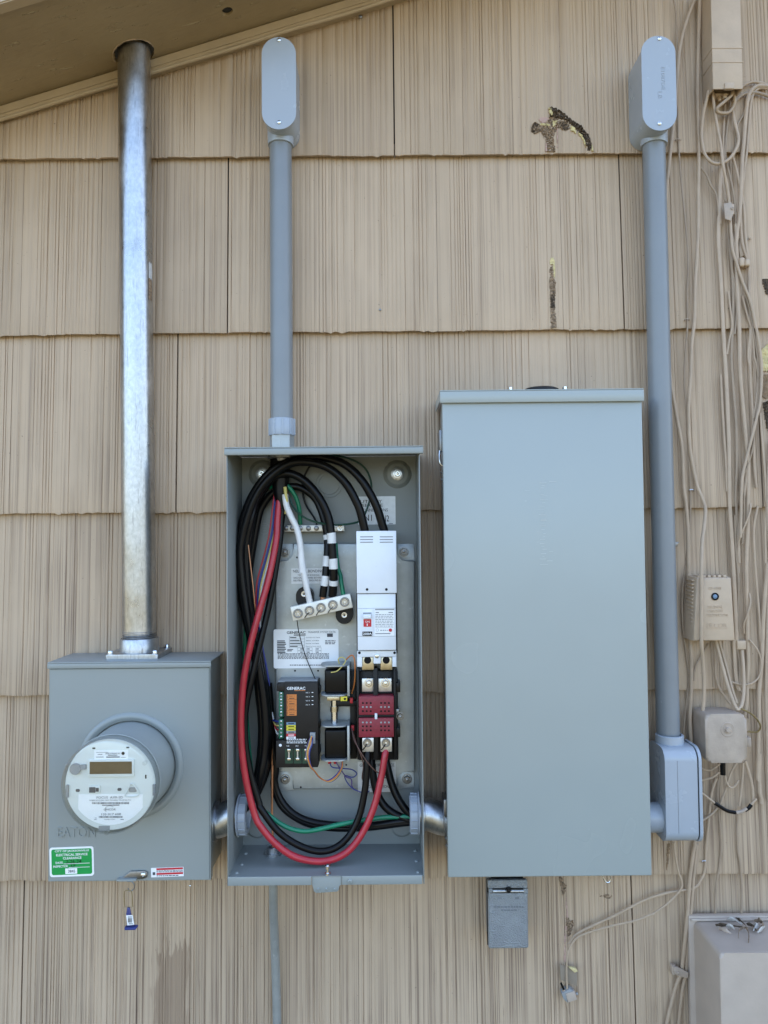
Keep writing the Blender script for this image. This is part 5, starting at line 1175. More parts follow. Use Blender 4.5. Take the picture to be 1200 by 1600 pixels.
red_pts = [(437, 775, .062)]+zv([(290, -20, .068), (286, 60, .072), (268, 170, .080), (238, 310, .088), (195, 460, .096), (152, 620, .102), (115, 790, .106), (97, 950, .108), (92, 1100, .110), (100, 1250, .112), (124, 1410, .114), (165, 1570, .116)])+zu([(212, 350, .118), (285, 435, .120), (375, 498, .121), (480, 523, .121), (568, 514, .119), (650, 468, .115), (718, 378, .109), (770, 260, .103), (805, 120, .096), (826, 0, .090), (833, -36, .084)])
wire('red_cable', 'long red cable looping around the cabinet floor up to the contactor', red_pts, 0.0062, 'red', 'cable')
blk_pts = [(446, 775, .060)]+zv([(312, -20, .062), (306, 60, .066), (292, 170, .070), (265, 330, .076), (235, 480, .082), (195, 650, .090), (155, 820, .096), (122, 970, .098), (112, 1090, .100), (122, 1230, .102), (148, 1370, .104), (190, 1510, .106)])+zu([(215, 265, .108), (295, 372, .110), (390, 440, .112), (490, 473, .112), (575, 460, .108), (645, 402, .104), (697, 305, .099), (727, 170, .094), (738, 40, .090), (741, -28, .084)])
wire('black_cable', 'black cable looping beside the red cable up to the contactor left lug', blk_pts, 0.0062, 'black', 'cable')
wire('black_cable', 'black cable from the contactor to the right bushing, left of the red cable', zu([(756, -10, .055), (762, 60, .060), (780, 165, .066), (815, 240, .070), (870, 288, .074), (950, 322, .076), (1000, 330, .076)]), 0.0072, 'black', 'cable', 'load cables in the cabinet')
wire('black_cable', 'black cable from the contactor to the right bushing, right of the red cable', zu([(826, -10, .055), (836, 50, .060), (862, 150, .066), (900, 230, .072), (950, 290, .076), (1000, 300, .076)]), 0.0072, 'black', 'cable', 'load cables in the cabinet')
for k in range(2):
    wire('black_cable', ('upper black cable sweeping low from the left bundle to the right bushing', 'lower black cable sweeping low from the left bundle to the right bushing')[k],
         zv([(225+18*k, 860, .050-.008*k), (250+8*k, 1050, .048), (258+8*k, 1200, .046), (272+10*k, 1330, .045)])+zu([(285-k*8, 150, .044), (318-k*6, 228+k*16, .046), (380, 292+k*12, .050), (470, 330+k*14, .054), (600, 346+k*14, .060), (760, 346+k*8, .068), (900, 328+k*8, .075), (1000, 318+k*10, .077)]), 0.0066, 'black', 'cable', 'load cables in the cabinet')
wire('green_cable', 'green ground wire sweeping across the cabinet bottom to the right bushing', zv([(118, 560, .050), (112, 760, .046), (118, 960, .046), (130, 1150, .052), (150, 1350, .070)])+zu([(205, 240, .086), (265, 305, .092), (335, 352, .094), (410, 374, .094), (480, 370, .092), (600, 342, .088), (720, 320, .082), (830, 306, .078), (950, 304, .078), (1000, 305, .077)]), 0.0042, 'green')
wire('green_wire', 'green ground wire rising behind the left cables beside the conduit', zw([(330, 420, .058), (290, 428, .052), (262, 440, .048), (240, 465, .044), (228, 500, .040)]), 0.0036, 'green')
wire('green_wire', 'green wire from the conduit down to the ground bar', zw([(375, 415, .056), (395, 430, .056), (430, 480, .052), (450, 545, .048), (456, 632, .040)]), 0.0040, 'green')
wire('green_wire', 'green wire running down to the right end of the neutral bar', zw([(650, 735, .046), (655, 800, .050), (664, 870, .056), (678, 918, .060)])+zoomer(410, 800, 0.20833)([(590, 520, .064), (606, 612, .066), (610, 640, .066)]), 0.0040, 'green')
wire('white_cable', 'white neutral cable from the conduit to the tilted neutral bar', zw([(372, 470, .068), (380, 530, .072), (405, 590, .074), (434, 650, .075), (452, 720, .076), (461, 800, .076), (466, 900, .076)])+zoomer(410, 800, 0.20833)([(288, 320, .076), (305, 430, .076), (330, 560, .074), (352, 660, .071), (356, 690, .069)]), 0.0058, 'white', 'cable')
wire('yellow_wire', 'frayed pale yellow strands at the end of the black tape', zw([(372, 430, .068), (376, 470, .073), (382, 510, .074), (372, 575, .072)]), lambda t: 0.0035*(1-0.6*t), 'yellow')
loop_ = zw([(395, 480, .060), (420, 540, .062), (470, 590, .066), (540, 620, .070), (640, 636, .064), (740, 628, .056), (795, 605, .050), (830, 530, .046), (848, 440, .044), (838, 370, .044), (800, 310, .046), (720, 268, .050), (620, 252, .054), (500, 258, .058)])
wire('green_wire', 'thin dark green wire looping wide over the upper back panel', loop_, 0.0019, 'dkgreen', n=8)
wire('thin_black_wire', 'thin black wire looping from the top down behind the ground bar', zw([(560, 262, .046), (510, 310, .040), (475, 380, .036), (470, 460, .034), (490, 530, .034), (535, 600, .036), (548, 640, .036)]), 0.0019, 'black', n=8)
for k, (m_, nm) in enumerate((('blue', 'thin dark blue wire beside the red cable under the conduit'), ('yellow', 'thin yellow wire beside the red cable under the conduit'), ('red', 'thin red wire between the blue wire and the conduit tape'), ('white', 'thin cream wire running beside the yellow wire'))):
    o = (-14, -2, -28, 6)[k]
    wire('thin_wire', nm, [(433+o*.15, 770, .058)]+zv([(282+o, -10, .066), (270+o, 70, .068), (240+o, 190, .072), (212+o, 290, .076), (198+o*.8, 360, .076), (190+o*.5, 470, .070), (205, 640, .060), (235, 800, .050), (255, 940, .046), (262, 1050-10*k, .052)])+[(429+1*k, 1126+6*k, .064), (437, 1128+6*k, .074)], 0.0014 if k else 0.0019, m_, n=8, group='control wires in the cabinet')
wire('copper_strand', 'bare copper strand lying along the left black bundle', zv([(132, 110, .0905), (142, 200, .0908), (156, 320, .091), (168, 440, .090), (172, 480, .086)]), 0.0012, 'copper', n=8)
wire('ground_rod_wire', 'bare copper ground wire dropping through the cabinet floor', zv([(262, 1180, .050), (260, 1320, .052)])+zu([(270, 60, .054), (268, 250, .060)])+[(426, 1300, .066), (426.5, 1328, .0665)], 0.0021, 'copper', n=8)
wire('thin_black_wire', 'thin dark wire hanging from the neutral bar to the control module', [(464, 968, .072), (466.5, 985, .060), (472, 1008, .044), (480, 1032, .040), (489, 1053, .044), (494, 1064, .060)], 0.0009, 'black', n=6)
zc = zoomer(420, 960, 0.175)
har = [zc([(385, 1090, .090), (375, 1130, .096), (368, 1160, .097), (350, 1220, .098), (352, 1290, .098), (375, 1360, .094), (410, 1400, .086), (460, 1460, .072), (530, 1490, .066), (600, 1450, .064), (650, 1370, .066), (655, 1290, .070)])]
for k, m_ in enumerate(('purple', 'yellow', 'orange', 'white', 'blue')):
    s_ = (k-2)
    wire('thin_wire', '%s harness wire from the control module to the lower solenoid' % ('purple', 'yellow', 'orange', 'white', 'blue')[k],
         [(x+s_*1.5*math.sin(i*0.55+0.3), y+s_*0.8*math.cos(i*0.5), d+0.0009*((k*2) % 5)) for i, (x, y, d) in enumerate(har[0])], 0.0011, m_, n=7, group='harness wires of the control module')
wire('thin_wire', 'blue wire looping from the solenoid terminals over the lower label', zc([(545, 1330, .068), (570, 1365, .066), (650, 1375, .060), (740, 1385, .054), (785, 1420, .050), (750, 1455, .048), (680, 1440, .048), (700, 1500, .046), (760, 1560, .046)])+[(570, 1239, .046), (577, 1236, .05)], 0.0011, 'blue', n=7)
wire('thin_wire', 'dark blue wire dangling beside the lower solenoid', zc([(600, 1320, .068), (640, 1380, .060), (690, 1450, .050), (735, 1470, .046), (742, 1530, .044), (760, 1565, .043)]), 0.0011, 'purple', n=7)
wire('thin_wire', 'yellow wire curling over the upper solenoid', zc([(555, 1518*0+518, .080), (610, 505, .082), (665, 450, .080), (685, 410, .076), (655, 382, .072), (620, 400, .070), (630, 440, .068)]), 0.0010, 'yellow', n=7)
wire('thin_wire', 'red wire arching beside the upper solenoid to the contactor', zc([(690, 405, .066), (720, 375, .072), (750, 368, .076), (768, 420, .078), (770, 540, .076), (762, 630, .072), (742, 705, .064)]), 0.0013, 'orange', n=7)
wire('thin_wire', 'dark brown wire falling from the contactor side past the left lug', [(549.5, 1138, .070), (553, 1155, .080), (561, 1172, .090), (568, 1195, .088), (566, 1215, .070), (572, 1232, .050)], 0.0012, 'brown', n=7)
wire('thin_wire', 'thin brown wire crossing in front of the load cables', [(551, 1142, .072), (558, 1165, .098), (572, 1188, .104), (585, 1203, .104), (592, 1208, .098)], 0.0010, 'brown', n=7)
# flexible ground conduit leaving the floor
gc = thing('ground_conduit', 'thin grey metal conduit running down the wall below the open cabinet', 'conduit', P(434, 1640, 0.032))
gpts = [Vector((GB.x, GB.y, fz-0.0022)), P(427, 1400, .050), P(427.5, 1430, .042), P(429, 1467, .035), P(431, 1520, .0305), P(433, 1600, .0295), P(435, 1720, .0295), P(436, 1900, .0295)]
MB().tube(gpts, 0.0082, 20).obj('tube', M['zinc'], gc)
MB().lathe((GB.x, GB.y, cz0-0.012), (0, 0, 1), [(0.0, 0), (0.0115, 0), (0.0125, 0.004), (0.0125, fz-0.0022-cz0+0.011), (0, fz-0.0022-cz0+0.011)], 16).obj('connector', M['castzinc'], gc)

# ------------------------------------------------------------------ telephone and cable gear at the right
UD = 0.064
ux0, ux1, uz0, uz1 = rect(1112, 1158.5, -40, 139, UD)
ub = thing('junction_box', 'tall tan painted junction box with wires out of its open bottom', 'box', ((ux0+ux1)/2, -0.02, uz0))
shell = MB()
shell.box(ux0, ux1, UD-0.003, UD, uz0, uz1, 0.0012); shell.box(ux0, ux0+0.0028, 0.0200, UD-0.0031, uz0, uz1); shell.box(ux1-0.0028, ux1, 0.0200, UD-0.0031, uz0, uz1)
shell.box(ux0+0.003, ux1-0.003, 0.0200, UD-0.0032, uz1-0.003, uz1-0.0005); shell.obj('cover', M['boxtan'], ub)
MB().box(ux0+0.003, ux1-0.003, 0.0196, 0.0235, uz0+0.004, uz1-0.004).obj('back_plate', M['boxtan'], ub)
for y in (75, 97): 
    z = P(1135, y, UD).z; MB().box(ux0-0.001, ux1+0.001, 0.022, UD+0.0010, z-0.0012, z+0.0012, 0.0005).obj('ridge', M['boxtan'], ub)
MB().box((ux0*.62+ux1*.38), (ux0*.3+ux1*.7), UD-0.004, UD+0.0028, uz0-0.0010, uz0+0.011, 0.001).obj('bottom_latch', M['boxtan'], ub)
MB().box((ux0*.75+ux1*.25), (ux0*.3+ux1*.7), 0.024, UD-0.02, uz0+0.001, uz0+0.004, 0.001).obj('terminal_block', M['boxtan'], ub)
for k in range(2): MB().lathe(((ux0*.55+ux1*.45)+0.006*k, -0.036-0.008*k, uz0+0.001), (0, 0, -1), [(0.0048, 0), (0.0048, 0.003), (0.0035, 0.0035), (0.0035, 0.008), (0, 0.0085)], 8).obj('terminal_nut', M['boxtan'], ub)

SDp = 0.062
sx0, sx1, sz0, sz1 = rect(1086.5, 1147, 902, 1001.5, SDp)
sb = thing('network_interface_box', 'ribbed tan protector box with one round lens and embossed lettering', 'box', ((sx0+sx1)/2, -0.02, sz0))
fp = quad([(1089, 903), (1142.5, 903), (1149, 1001.5), (1084, 1001.5)], SDp)
bkp = [(x*1.0+(0.004 if i in (0, 3) else -0.001), z+(0.002 if i < 2 else 0.0)) for i, (x, z) in enumerate(fp)]
mb = MB(); fv = [mb.bm.verts.new((x, -SDp, z)) for x, z in fp]; bv = [mb.bm.verts.new((x+(-0.006 if i in (0, 3) else 0.006)*0.6, -0.0198, z+(0.004 if i < 2 else 0.001))) for i, (x, z) in enumerate(fp)]
mb._shell(fv, bv, 0.003, 3); case = mb.obj('case', M['boxtan'], sb)
mb = MB()
for k in range(16):
    z = sz0+0.006+(sz1-sz0-0.012)*k/15; xk = sx0+0.003*k/15-0.0045
    mb.box(xk, xk+0.008, 0.024, SDp-0.009, z-0.0013, z+0.0013, 0.0004)
mb.obj('side_ribs', M['boxtan'], sb)
mb = MB()
for k in range(6):
    x = sx0+0.012+(sx1-sx0-0.024)*k/5; mb.box(x-0.003, x+0.003, 0.026, SDp-0.008, sz1-0.001, sz1+0.0035, 0.001)
mb.obj('top_ribs', M['boxtan'], sb)
q = P(1117, 932, SDp)
MB().lathe((q.x, q.y, q.z), (0, -1, 0), [(0.0068, 0), (0.0072, 0.0012), (0.0062, 0.0020), (0.0055, 0.0006), (0.0, 0.0004)], 24).obj('lens_ring', M['blackp'], sb)
MB().lathe((q.x, q.y-0.0004, q.z), (0, -1, 0), [(0.0042, 0), (0.0040, 0.0010), (0.0025, 0.0018), (0, 0.0020)], 20).obj('lens', M['blab'], sb)
em = lettering(sb, [('CP-4100', 1107, 1127, 919, 4), ('SIGNAL', 1106, 1130, 948, 4), ('CIRCUIT', 1106, 1130, 954.5, 4), ('PROTECTOR', 1105, 1138, 961, 4), ('SIECOR', 1104, 1136.5, 977, 6.5), (None, 1105, 1136, 981.5, 0.8)], SDp+0.0003, M['boxtan'], 'embossed_lettering')
md = em.modifiers.new('s', 'SOLIDIFY'); md.thickness = 0.0012; md.offset = 0
MB().pbox(1152, 1166, 1001, 1015, 0.020, 0.028, 0.001).obj('mounting_ear', M['boxtan'], sb)

GDp = 0.080
gx0, gx1, gz0, gz1 = rect(1102.5, 1167, 1115.5, 1192, GDp)
gb = thing('ground_block_box', 'square dusty tan box with one round bolt in its face', 'box', ((gx0+gx1)/2, -0.02, gz0))
mb = MB(); fp = rrect(gx0, gx1, gz0, gz1, 0.010, 6)
cxm, czm = (gx0+gx1)/2, (gz0+gz1)/2
fv = [mb.bm.verts.new((x, -GDp, z)) for x, z in fp]; bv = [mb.bm.verts.new((cxm+(x-cxm)*0.94, -0.0195, czm+(z-czm)*0.96)) for x, z in fp]
mb._shell(fv, bv, 0.006, 5); mb.obj('case', M['boxgrey'], gb, smooth=60)
q = P(1137, 1140, GDp)
MB().lathe((q.x, q.y, q.z), (0, -1, 0), [(0.0135, 0.0), (0.0125, 0.0010), (0.0105, 0.0006), (0.0075, 0.0002), (0.0072, 0.0004)], 28).obj('recess_ring', M['boxgrey'], gb)
MB().lathe((q.x, q.y, q.z), (0, -1, 0), [(0.0072, 0), (0.0072, 0.0014), (0.0052, 0.0015), (0.0052, 0.0045), (0.0042, 0.0058), (0, 0.006)], 20).obj('bolt', M['boxgrey'], gb)
MB().pbox(1166, 1175, 1152, 1168, 0.020, 0.040, 0.003).obj('mounting_ear', M['boxgrey'], gb)

BDp = 0.145
bxl, bxr = P(1126, 1550, BDp).x, P(1290, 1550, BDp).x
bzt, bzb = P(1160, 1489, BDp).z, P(1160, 1800, BDp).z
bxl_b = P(1084, 1550, 0.03).x; bzt_b = P(1160, 1437, 0.03).z
bb = thing('utility_box', 'large pale tan utility box at the lower right corner with scraps on top', 'box', ((bxl+bxr)/2, -0.02, bzb))
mb = MB(); fp = rrect(bxl, bxr, bzb, bzt, 0.009, 5)
bp = rrect(bxl_b+0.002, bxr+0.02, bzb-0.01, bzt_b-0.001, 0.009, 5)
fv = [mb.bm.verts.new((x, -BDp, z)) for x, z in fp]; bv = [mb.bm.verts.new((x, -0.032, z)) for x, z in bp]
mb._shell(fv, bv, 0.0055, 5); mb.obj('case', M['boxbig'], bb, smooth=50)
x0_, x1_, _, z1_ = rect(1079.5, 1300, 1430, 1800, 0.03)
fl_ = MB().box(x0_, x1_, 0.0196, 0.032, bzb-0.012, z1_, 0.002).obj('back_flange', M['boxbig'], bb)
MB().box(x0_+0.003, x1_, 0.032, 0.0365, z1_-0.0075, z1_-0.003, 0.0015).obj('flange_lip', M['boxbig'], bb)
# paint and insulation scraps lying on the sloping top
def top_pt(px, py, lift=0.0):
    """pixel -> point on the box's sloping top"""
    a, b = Vector((0, -0.032, bzt_b)), Vector((0, -BDp, bzt)); n_ = Vector((1, 0, 0)).cross(b-a)
    v = fwd+rgt*((px-600)/F)+upv*((800-py)/F); t = (a-CAM).dot(n_)/v.dot(n_); return CAM+v*t+Vector((0, 0, lift))
zg = zoomer(1020, 1400, 0.15)
scr = [([(830, 225), (900, 280), (970, 320)], 'rot', .0016), ([(655, 320), (740, 340), (850, 350), (960, 350)], 'rot', .0022), ([(690, 360), (740, 395), (815, 415)], 'boxgrey', .0028),
       ([(780, 270), (840, 290), (930, 320)], 'flake', .0032), ([(780, 350), (815, 365), (850, 375)], 'flake', .0034), ([(890, 455), (905, 380), (970, 365), (1000, 420), (998, 495)], 'rotgrey', .0016), ([(985, 320), (1040, 350), (1075, 380)], 'rot', .0030), ([(1045, 385), (1090, 350), (1040, 320)], 'flake', .0026), ([(1060, 290), (1120, 300), (1150, 340), (1120, 385)], 'rotgrey', .0030), ([(1165, 340), (1130, 390), (1090, 405)], 'flake', .0026)]
SCL = ['thin dark splinter pointing up and left on the utility box', 'long dark splinter lying level on the utility box', 'dusty tan flake below the long splinter on the utility box', 'white paint curl at the top of the scrap pile', 'short white paint chip on the left of the scrap pile',
       'grey bent splinter hanging forward from the scrap pile', 'dark stubby chip in the middle right of the scrap pile', 'white paint chip between the dark and grey chips', 'grey curved chip arching at the right of the pile', 'white paint chip at the right end of the pile']
for k, (pp, m_, r_) in enumerate(scr):
    r_ *= 1.55
    pts_ = [top_pt(x, y, r_*0.9+0.004*math.sin(math.pi*i/(len(pp)-1))) for i, (x, y) in enumerate(zg(pp))]
    MB().tube(pts_, lambda t, r_=r_: r_*(0.35+0.65*math.sin(math.pi*min(0.95, t+0.12))), 5, sub=3, flat=0.4, wob=1.1, seed=k).obj('scrap', M[m_], None, SCL[k], 'scrap', 'scraps on the utility box')

# ------------------------------------------------------------------ cables
W = 0.0195
zA = zoomer(1040, 120, 0.14376); zB = zoomer(1040, 320, 0.15); zC = zoomer(1040, 540, 0.15); zD = zoomer(1040, 760, 0.15)
zE = zoomer(1040, 980, 0.15); zF = zoomer(1020, 1160, 0.1687); zG = zoomer(1020, 1400, 0.15); z3 = zoomer(800, 0, 1/3); z4 = zoomer(1000, 300, 0.25); zH = zoomer(850, 1350, 0.18333)
GRP = 'painted cables on the right of the wall'
def cable(label, pts, r, m='cable', d=None, kids=None, flat=1.0, name='cable'):
    r *= 0.86
    dd = W+r*flat if d is None else d
    pp = [(q[0], q[1], q[2] if len(q) > 2 else dd) for q in pts]
    return wire(name, label, pp, r, m, 'cable', GRP, 9, flat, 0.10, kids, 5)
cable('tan cable from the roof passing behind the right conduit to the clamp below', [(1091, -15), (1073, 33), (1063, 73), (1058, 127), (1053, 187), (1047, 240), (1041, 300), (1036, 380), (1036, 450)]+z4([(170, 850), (188, 1150), (228, 1400), (262, 1600)])+[(1068, 760), (1072, 790), (1075, 835), (1076, 910), (1078, 985), (1080, 1030), (1080, 1075), (1078, 1122), (1080, 1160), (1086, 1220), (1088, 1280), (1086, 1315), (1082, 1340), (1077, 1380), (1074, 1430), (1068, 1490), (1064, 1520), (1055, 1545), (1041, 1605), (1030, 1680)], 0.0042, 'cable', .026)
cable('thin tan cable stapled just right of the upper conduit body', [(1050, -15), (1057, 33), (1058, 133), (1060, 217), (1063, 267), (1067, 310), (1071, 350), (1075, 400), (1074, 462), (1074, 512), (1071, 550), (1069, 592), (1072, 637), (1075, 700), (1078, 745), (1079, 775), (1077, 830), (1070, 890), (1066, 930), (1067, 980), (1072, 1020), (1076, 1064), (1071, 1110), (1067, 1156), (1066, 1185)], 0.0021, 'cable3')
cable('tan cable running down in front of the ribbed protector box', [(1094, -15), (1091, 80), (1090, 157), (1092, 233), (1091, 300), (1091, 350), (1089, 400), (1086, 450), (1085, 500), (1081, 537), (1079, 587), (1076, 637), (1077, 690), (1082, 725), (1089, 758, .026), (1096, 776, .030), (1102, 794, .034), (1101, 815, .042), (1097, 850, .056), (1096, 890, .068), (1096, 930, .070), (1096, 1000, .069), (1098, 1030, .058), (1100, 1070, .05), (1098, 1115, .046), (1093, 1180, .04), (1090, 1230, .036)], 0.0040, 'cable2', .0245)
cable('wide flat tan cable left of the metal strap, ending at the protector box', zA([(600, 990), (592, 1250), (588, 1600)])+z4([(495, 150), (490, 300), (508, 600), (522, 900), (540, 1200), (556, 1600)])+zD([(668, 200), (688, 500), (706, 850), (722, 1200), (738, 1600)])+zE([(715, 160), (735, 550), (765, 660)]), 0.0045, 'cable2', None, None, 0.7)
cable('tan cable snaking down from the junction box and crossing right', zA([(510, 130, .044), (528, 330, .038), (560, 540, .034), (600, 740, .036), (622, 950, .040), (660, 1150, .034), (690, 1350, .030), (705, 1580, .028)])+[(1144, 387), (1152, 415), (1160, 440), (1172, 470), (1179, 500), (1186, 537), (1190, 575), (1188, 625), (1183, 650), (1175, 682), (1165, 722), (1160, 745), (1158, 780), (1158, 800), (1157, 840)], 0.0032, 'cable2', .030)
cable('thin tan cable twin of the crossing cable, peeling off lower', [(1136, 318), (1141, 352), (1150, 400), (1158, 440), (1170, 478), (1176, 510), (1184, 560), (1186, 610), (1180, 660), (1176, 700), (1168, 728), (1161, 748), (1163, 790), (1160, 850)], 0.0022, 'cable3', .0255)
cable('thick tan cable hanging from the bend at the right edge', zA([(1113, 105), (1010, 100), (940, 140), (895, 230), (872, 420), (850, 700), (832, 900), (818, 1280)])+[(1155, 340), (1150, 380), (1152, 450), (1155, 512), (1156, 575), (1160, 625), (1166, 690), (1169, 727), (1169, 780), (1168, 830), (1166, 885), (1167, 945), (1168, 1000), (1169, 1030), (1167, 1075), (1166, 1100), (1160, 1135, .022)], 0.0046, 'cable2')
cable('tan cable paired with the thick hanging cable on its right', zA([(1113, 130), (1020, 125), (960, 180), (925, 300), (900, 600), (878, 850), (850, 1050), (830, 1250)])+[(1157, 330), (1160, 380), (1170, 417), (1170, 470), (1173, 515), (1172, 577), (1175, 630), (1177, 665), (1178, 720), (1182, 762)], 0.0030, 'cable')
cable('tan cable looping under the junction box in a wide U', zA([(470, 150, .045), (440, 270, .040), (408, 420, .034), (390, 600, .030), (398, 730, .030), (430, 850, .032), (505, 932, .034), (600, 942, .034), (700, 885, .032), (772, 770, .030), (792, 670, .028), (768, 560, .027), (735, 420, .026), (728, 320, .028), (735, 260, .034)]), 0.0036, 'cable2')
cable('short tan cable curling tightly out of the junction box', zA([(735, 130, .046), (715, 200, .046), (640, 270, .046), (570, 330, .044), (560, 375, .040), (610, 395, .036), (690, 385, .034), (745, 310, .036), (748, 220, .040), (735, 150, .042)]), 0.0036, 'cable')
cable('tan cable bowing off the right edge above the bends', zA([(780, 180), (820, 120), (885, 75), (980, 58), (1140, 92)]), 0.0030, 'cable')
cable('tan cable drooping off the right edge below the bends', zA([(740, 300), (790, 230), (860, 188), (950, 172), (1040, 185), (1140, 220)]), 0.0034, 'cable3', .023)
cable('thin tan cable straight down behind the wide U, left one', zA([(650, 300), (636, 450), (626, 700), (632, 900), (620, 1100), (650, 1350)]), 0.0024, 'cable')
cable('thin tan cable straight down behind the wide U, right one', zA([(700, 280), (682, 450), (655, 700), (652, 890), (690, 1050), (740, 1300), (760, 1600)])+zB([(690, 600), (712, 800), (740, 1100), (720, 1350)]), 0.0024, 'cable3')
cable('short slanting tan cable left of the metal strap', zA([(375, 985), (440, 1060), (490, 1180), (555, 1300)])+zB([(560, 200)]), 0.0024, 'cable3')
cable('tan cable slanting down right from under the wide U', zA([(730, 870), (770, 1010), (815, 1220), (850, 1420), (862, 1600)])+zB([(830, 300), (850, 480), (870, 620), (872, 900), (885, 1150), (880, 1350)])+zC([(860, 100), (880, 250), (885, 420), (900, 600), (910, 800)]), 0.0028, 'cable2')
cable('thin tan cable zigzagging over the shingle edge at mid height', zB([(655, 900), (670, 1050), (692, 1250), (665, 1400), (640, 1560)]), 0.0022, 'cable2')
cable('tan cable dropping past the strap bundle to the crossing cables', zB([(725, 200), (745, 500), (762, 850), (770, 1250), (765, 1600)])+zC([(780, 300), (800, 650), (845, 1000), (845, 1300), (810, 1600)])+zD([(790, 200), (760, 520), (765, 800)]), 0.0036, 'cable')
cable('tan cable waving close to the broken siding at the right', zD([(960, 210), (920, 420), (925, 700), (950, 1050), (975, 1350), (988, 1600)])+zE([(995, 120)]), 0.0028, 'cable2')
cable('thick tan cable at far right ending in a painted lump', [(1199, 880), (1193, 960), (1191, 1010)]+zE([(1000, 350), (975, 650), (968, 1000), (962, 1300), (960, 1600)])+zF([(985, 100), (985, 300), (990, 460), (1003, 520), (1005, 565)]), 0.0046, 'cable2')
cable('straight tan cable hugging the far right picture edge', [(1203, 690), (1199, 780), (1202, 870), (1199, 960), (1197, 1060), (1198, 1160), (1200, 1250)], 0.0034, 'cable')
cable('thin cable bowing right in a half circle below the protector box', zE([(870, 130), (915, 180), (970, 260), (1000, 390), (975, 510), (905, 580), (800, 600), (655, 560)]), 0.0019, 'cable2', .030)
cable('tan cable loop from the protector box onto the ground box, front strand', zE([(520, 130, .034), (560, 290, .036), (610, 480, .040), (660, 650, .046), (715, 800, .052), (755, 858, .054), (795, 800, .048), (815, 650, .040), (812, 450, .034), (795, 240, .028)]), 0.0038, 'cable2')
cable('tan cable loop from the protector box onto the ground box, rear strand', zE([(550, 130, .030), (595, 280, .030), (650, 480, .034), (690, 640, .040), (740, 790, .046)]), 0.0032, 'cable')
cable('short stiff tan cable stub bent under the protector box', zE([(505, 130), (520, 330), (522, 500), (550, 610), (600, 700), (672, 800)]), 0.0026, 'cable2', .026)
cable('thin tan cable straight below the protector box', zE([(480, 140), (490, 330), (500, 480), (502, 625)]), 0.0022, 'cable')
cable('brassy bare wire curling right of the ground box', zE([(785, 850, .056), (880, 895, .050), (955, 965, .044), (988, 1035, .040), (955, 1088, .036), (855, 1088, .032)]), 0.0019, 'gold')
cable('thin tan cable curving left under the protector box', zE([(450, 170), (400, 250), (340, 350), (300, 450), (292, 560)]), 0.0019, 'cable3')
cable('thin tan cable at the right of the wide flat cable by the protector box', zD([(720, 300), (735, 700), (760, 1000), (745, 1400)])+zE([(735, 100), (770, 400), (765, 600), (800, 700), (855, 790), (860, 950)]), 0.0024, 'cable3')
cable('thin tan cable coiled around the thick hanging cable', zD([(885, 180, .028), (880, 260, .032), (830, 400, .031), (780, 520, .028), (755, 650, .024)])+zD([(765, 900)]), 0.0020, 'cable2')
cable('short thin cable curl across the thick hanging cable beside the protector box', zD([(872, 1110, .026), (884, 1210, .031), (850, 1340, .032), (815, 1440, .028), (818, 1530, .024)]), 0.0020, 'cable2')
cable('upper thin cable from the lower conduit body to the black taped joint', zF([(415, 215), (470, 248), (535, 258), (600, 215), (622, 195)]), 0.0019, 'cable2', .030)
cable('lower thin cable from the lower conduit body to the black taped joint', zF([(425, 360), (480, 345), (550, 325), (620, 275)]), 0.0022, 'cable2', .030)
cable('tan cable end hooking up below the taped joint', zF([(668, 300), (685, 375), (725, 420), (770, 395), (795, 350)]), 0.0022, 'cable2', .030, [('black_tape', [q+(.030,) for q in zF([(648, 175), (648, 235), (650, 300)])], 0.0048, 'black')])
cable('tan cable slanting left from the ground box behind the hook', zF([(775, 190), (720, 290), (690, 400), (650, 500), (620, 580), (540, 670), (440, 735)]), 0.0024, 'cable', .026)
cable('tan cable straight down from the ground box to the black taped arc', zF([(838, 185), (832, 300), (815, 470), (800, 590)]), 0.0026, 'cable2', .026)
cable('tan cable bowing right from the ground box to the taped arc', zF([(855, 170), (895, 300), (922, 430), (925, 560), (900, 590)]), 0.0034, 'cable2', .026)
cable('drooping cable arc with black tape under the ground box', zF([(430, 450), (500, 505), (575, 562), (680, 628), (780, 652), (860, 625), (925, 560), (962, 520)]), 0.0024, 'cable2', .034, [('black_tape', [q+(.034,) for q in zF([(572, 560), (625, 595), (690, 634), (765, 650)])], 0.0034, 'black'), ('black_tape', [q+(.0345,) for q in zF([(850, 630), (890, 605), (912, 575)])], 0.0036, 'black'), ('bare_patch', [q+(.0348,) for q in zF([(770, 650), (820, 640), (870, 612)])], 0.0034, 'boxgrey')])
cable('tan cable down from the taped arc to the utility box, lumpy with paint', zF([(785, 670), (778, 800), (782, 900), (790, 1020), (808, 1120), (822, 1300), (822, 1480), (820, 1590)]), 0.0026, 'cable3')
cable('tan cable ending in a lump beside the torn shingle edge', zF([(605, 340), (600, 500), (615, 700), (632, 950), (615, 1150), (590, 1300), (580, 1450), (580, 1590)]), 0.0024, 'cable3')
cable('tan cable curving from the ground box down to the long slanting run', zF([(590, 330), (545, 470), (520, 700), (495, 950), (482, 1180), (440, 1280), (385, 1345)])+zH([(1110, 235), (1050, 245), (900, 290), (770, 350), (600, 440), (400, 532), (275, 600), (215, 680)]), 0.0029, 'cable2')
cable('thin tan cable sagging below the closed panel to the hanging splitter', zF([(195, 925), (205, 1030), (235, 1190), (268, 1290), (255, 1365), (150, 1480), (0, 1590)])+zH([(940, 420), (780, 482), (600, 522), (400, 578), (280, 630), (218, 720), (195, 830), (193, 950), (198, 1070)]), 0.0022, 'cable2', .030)
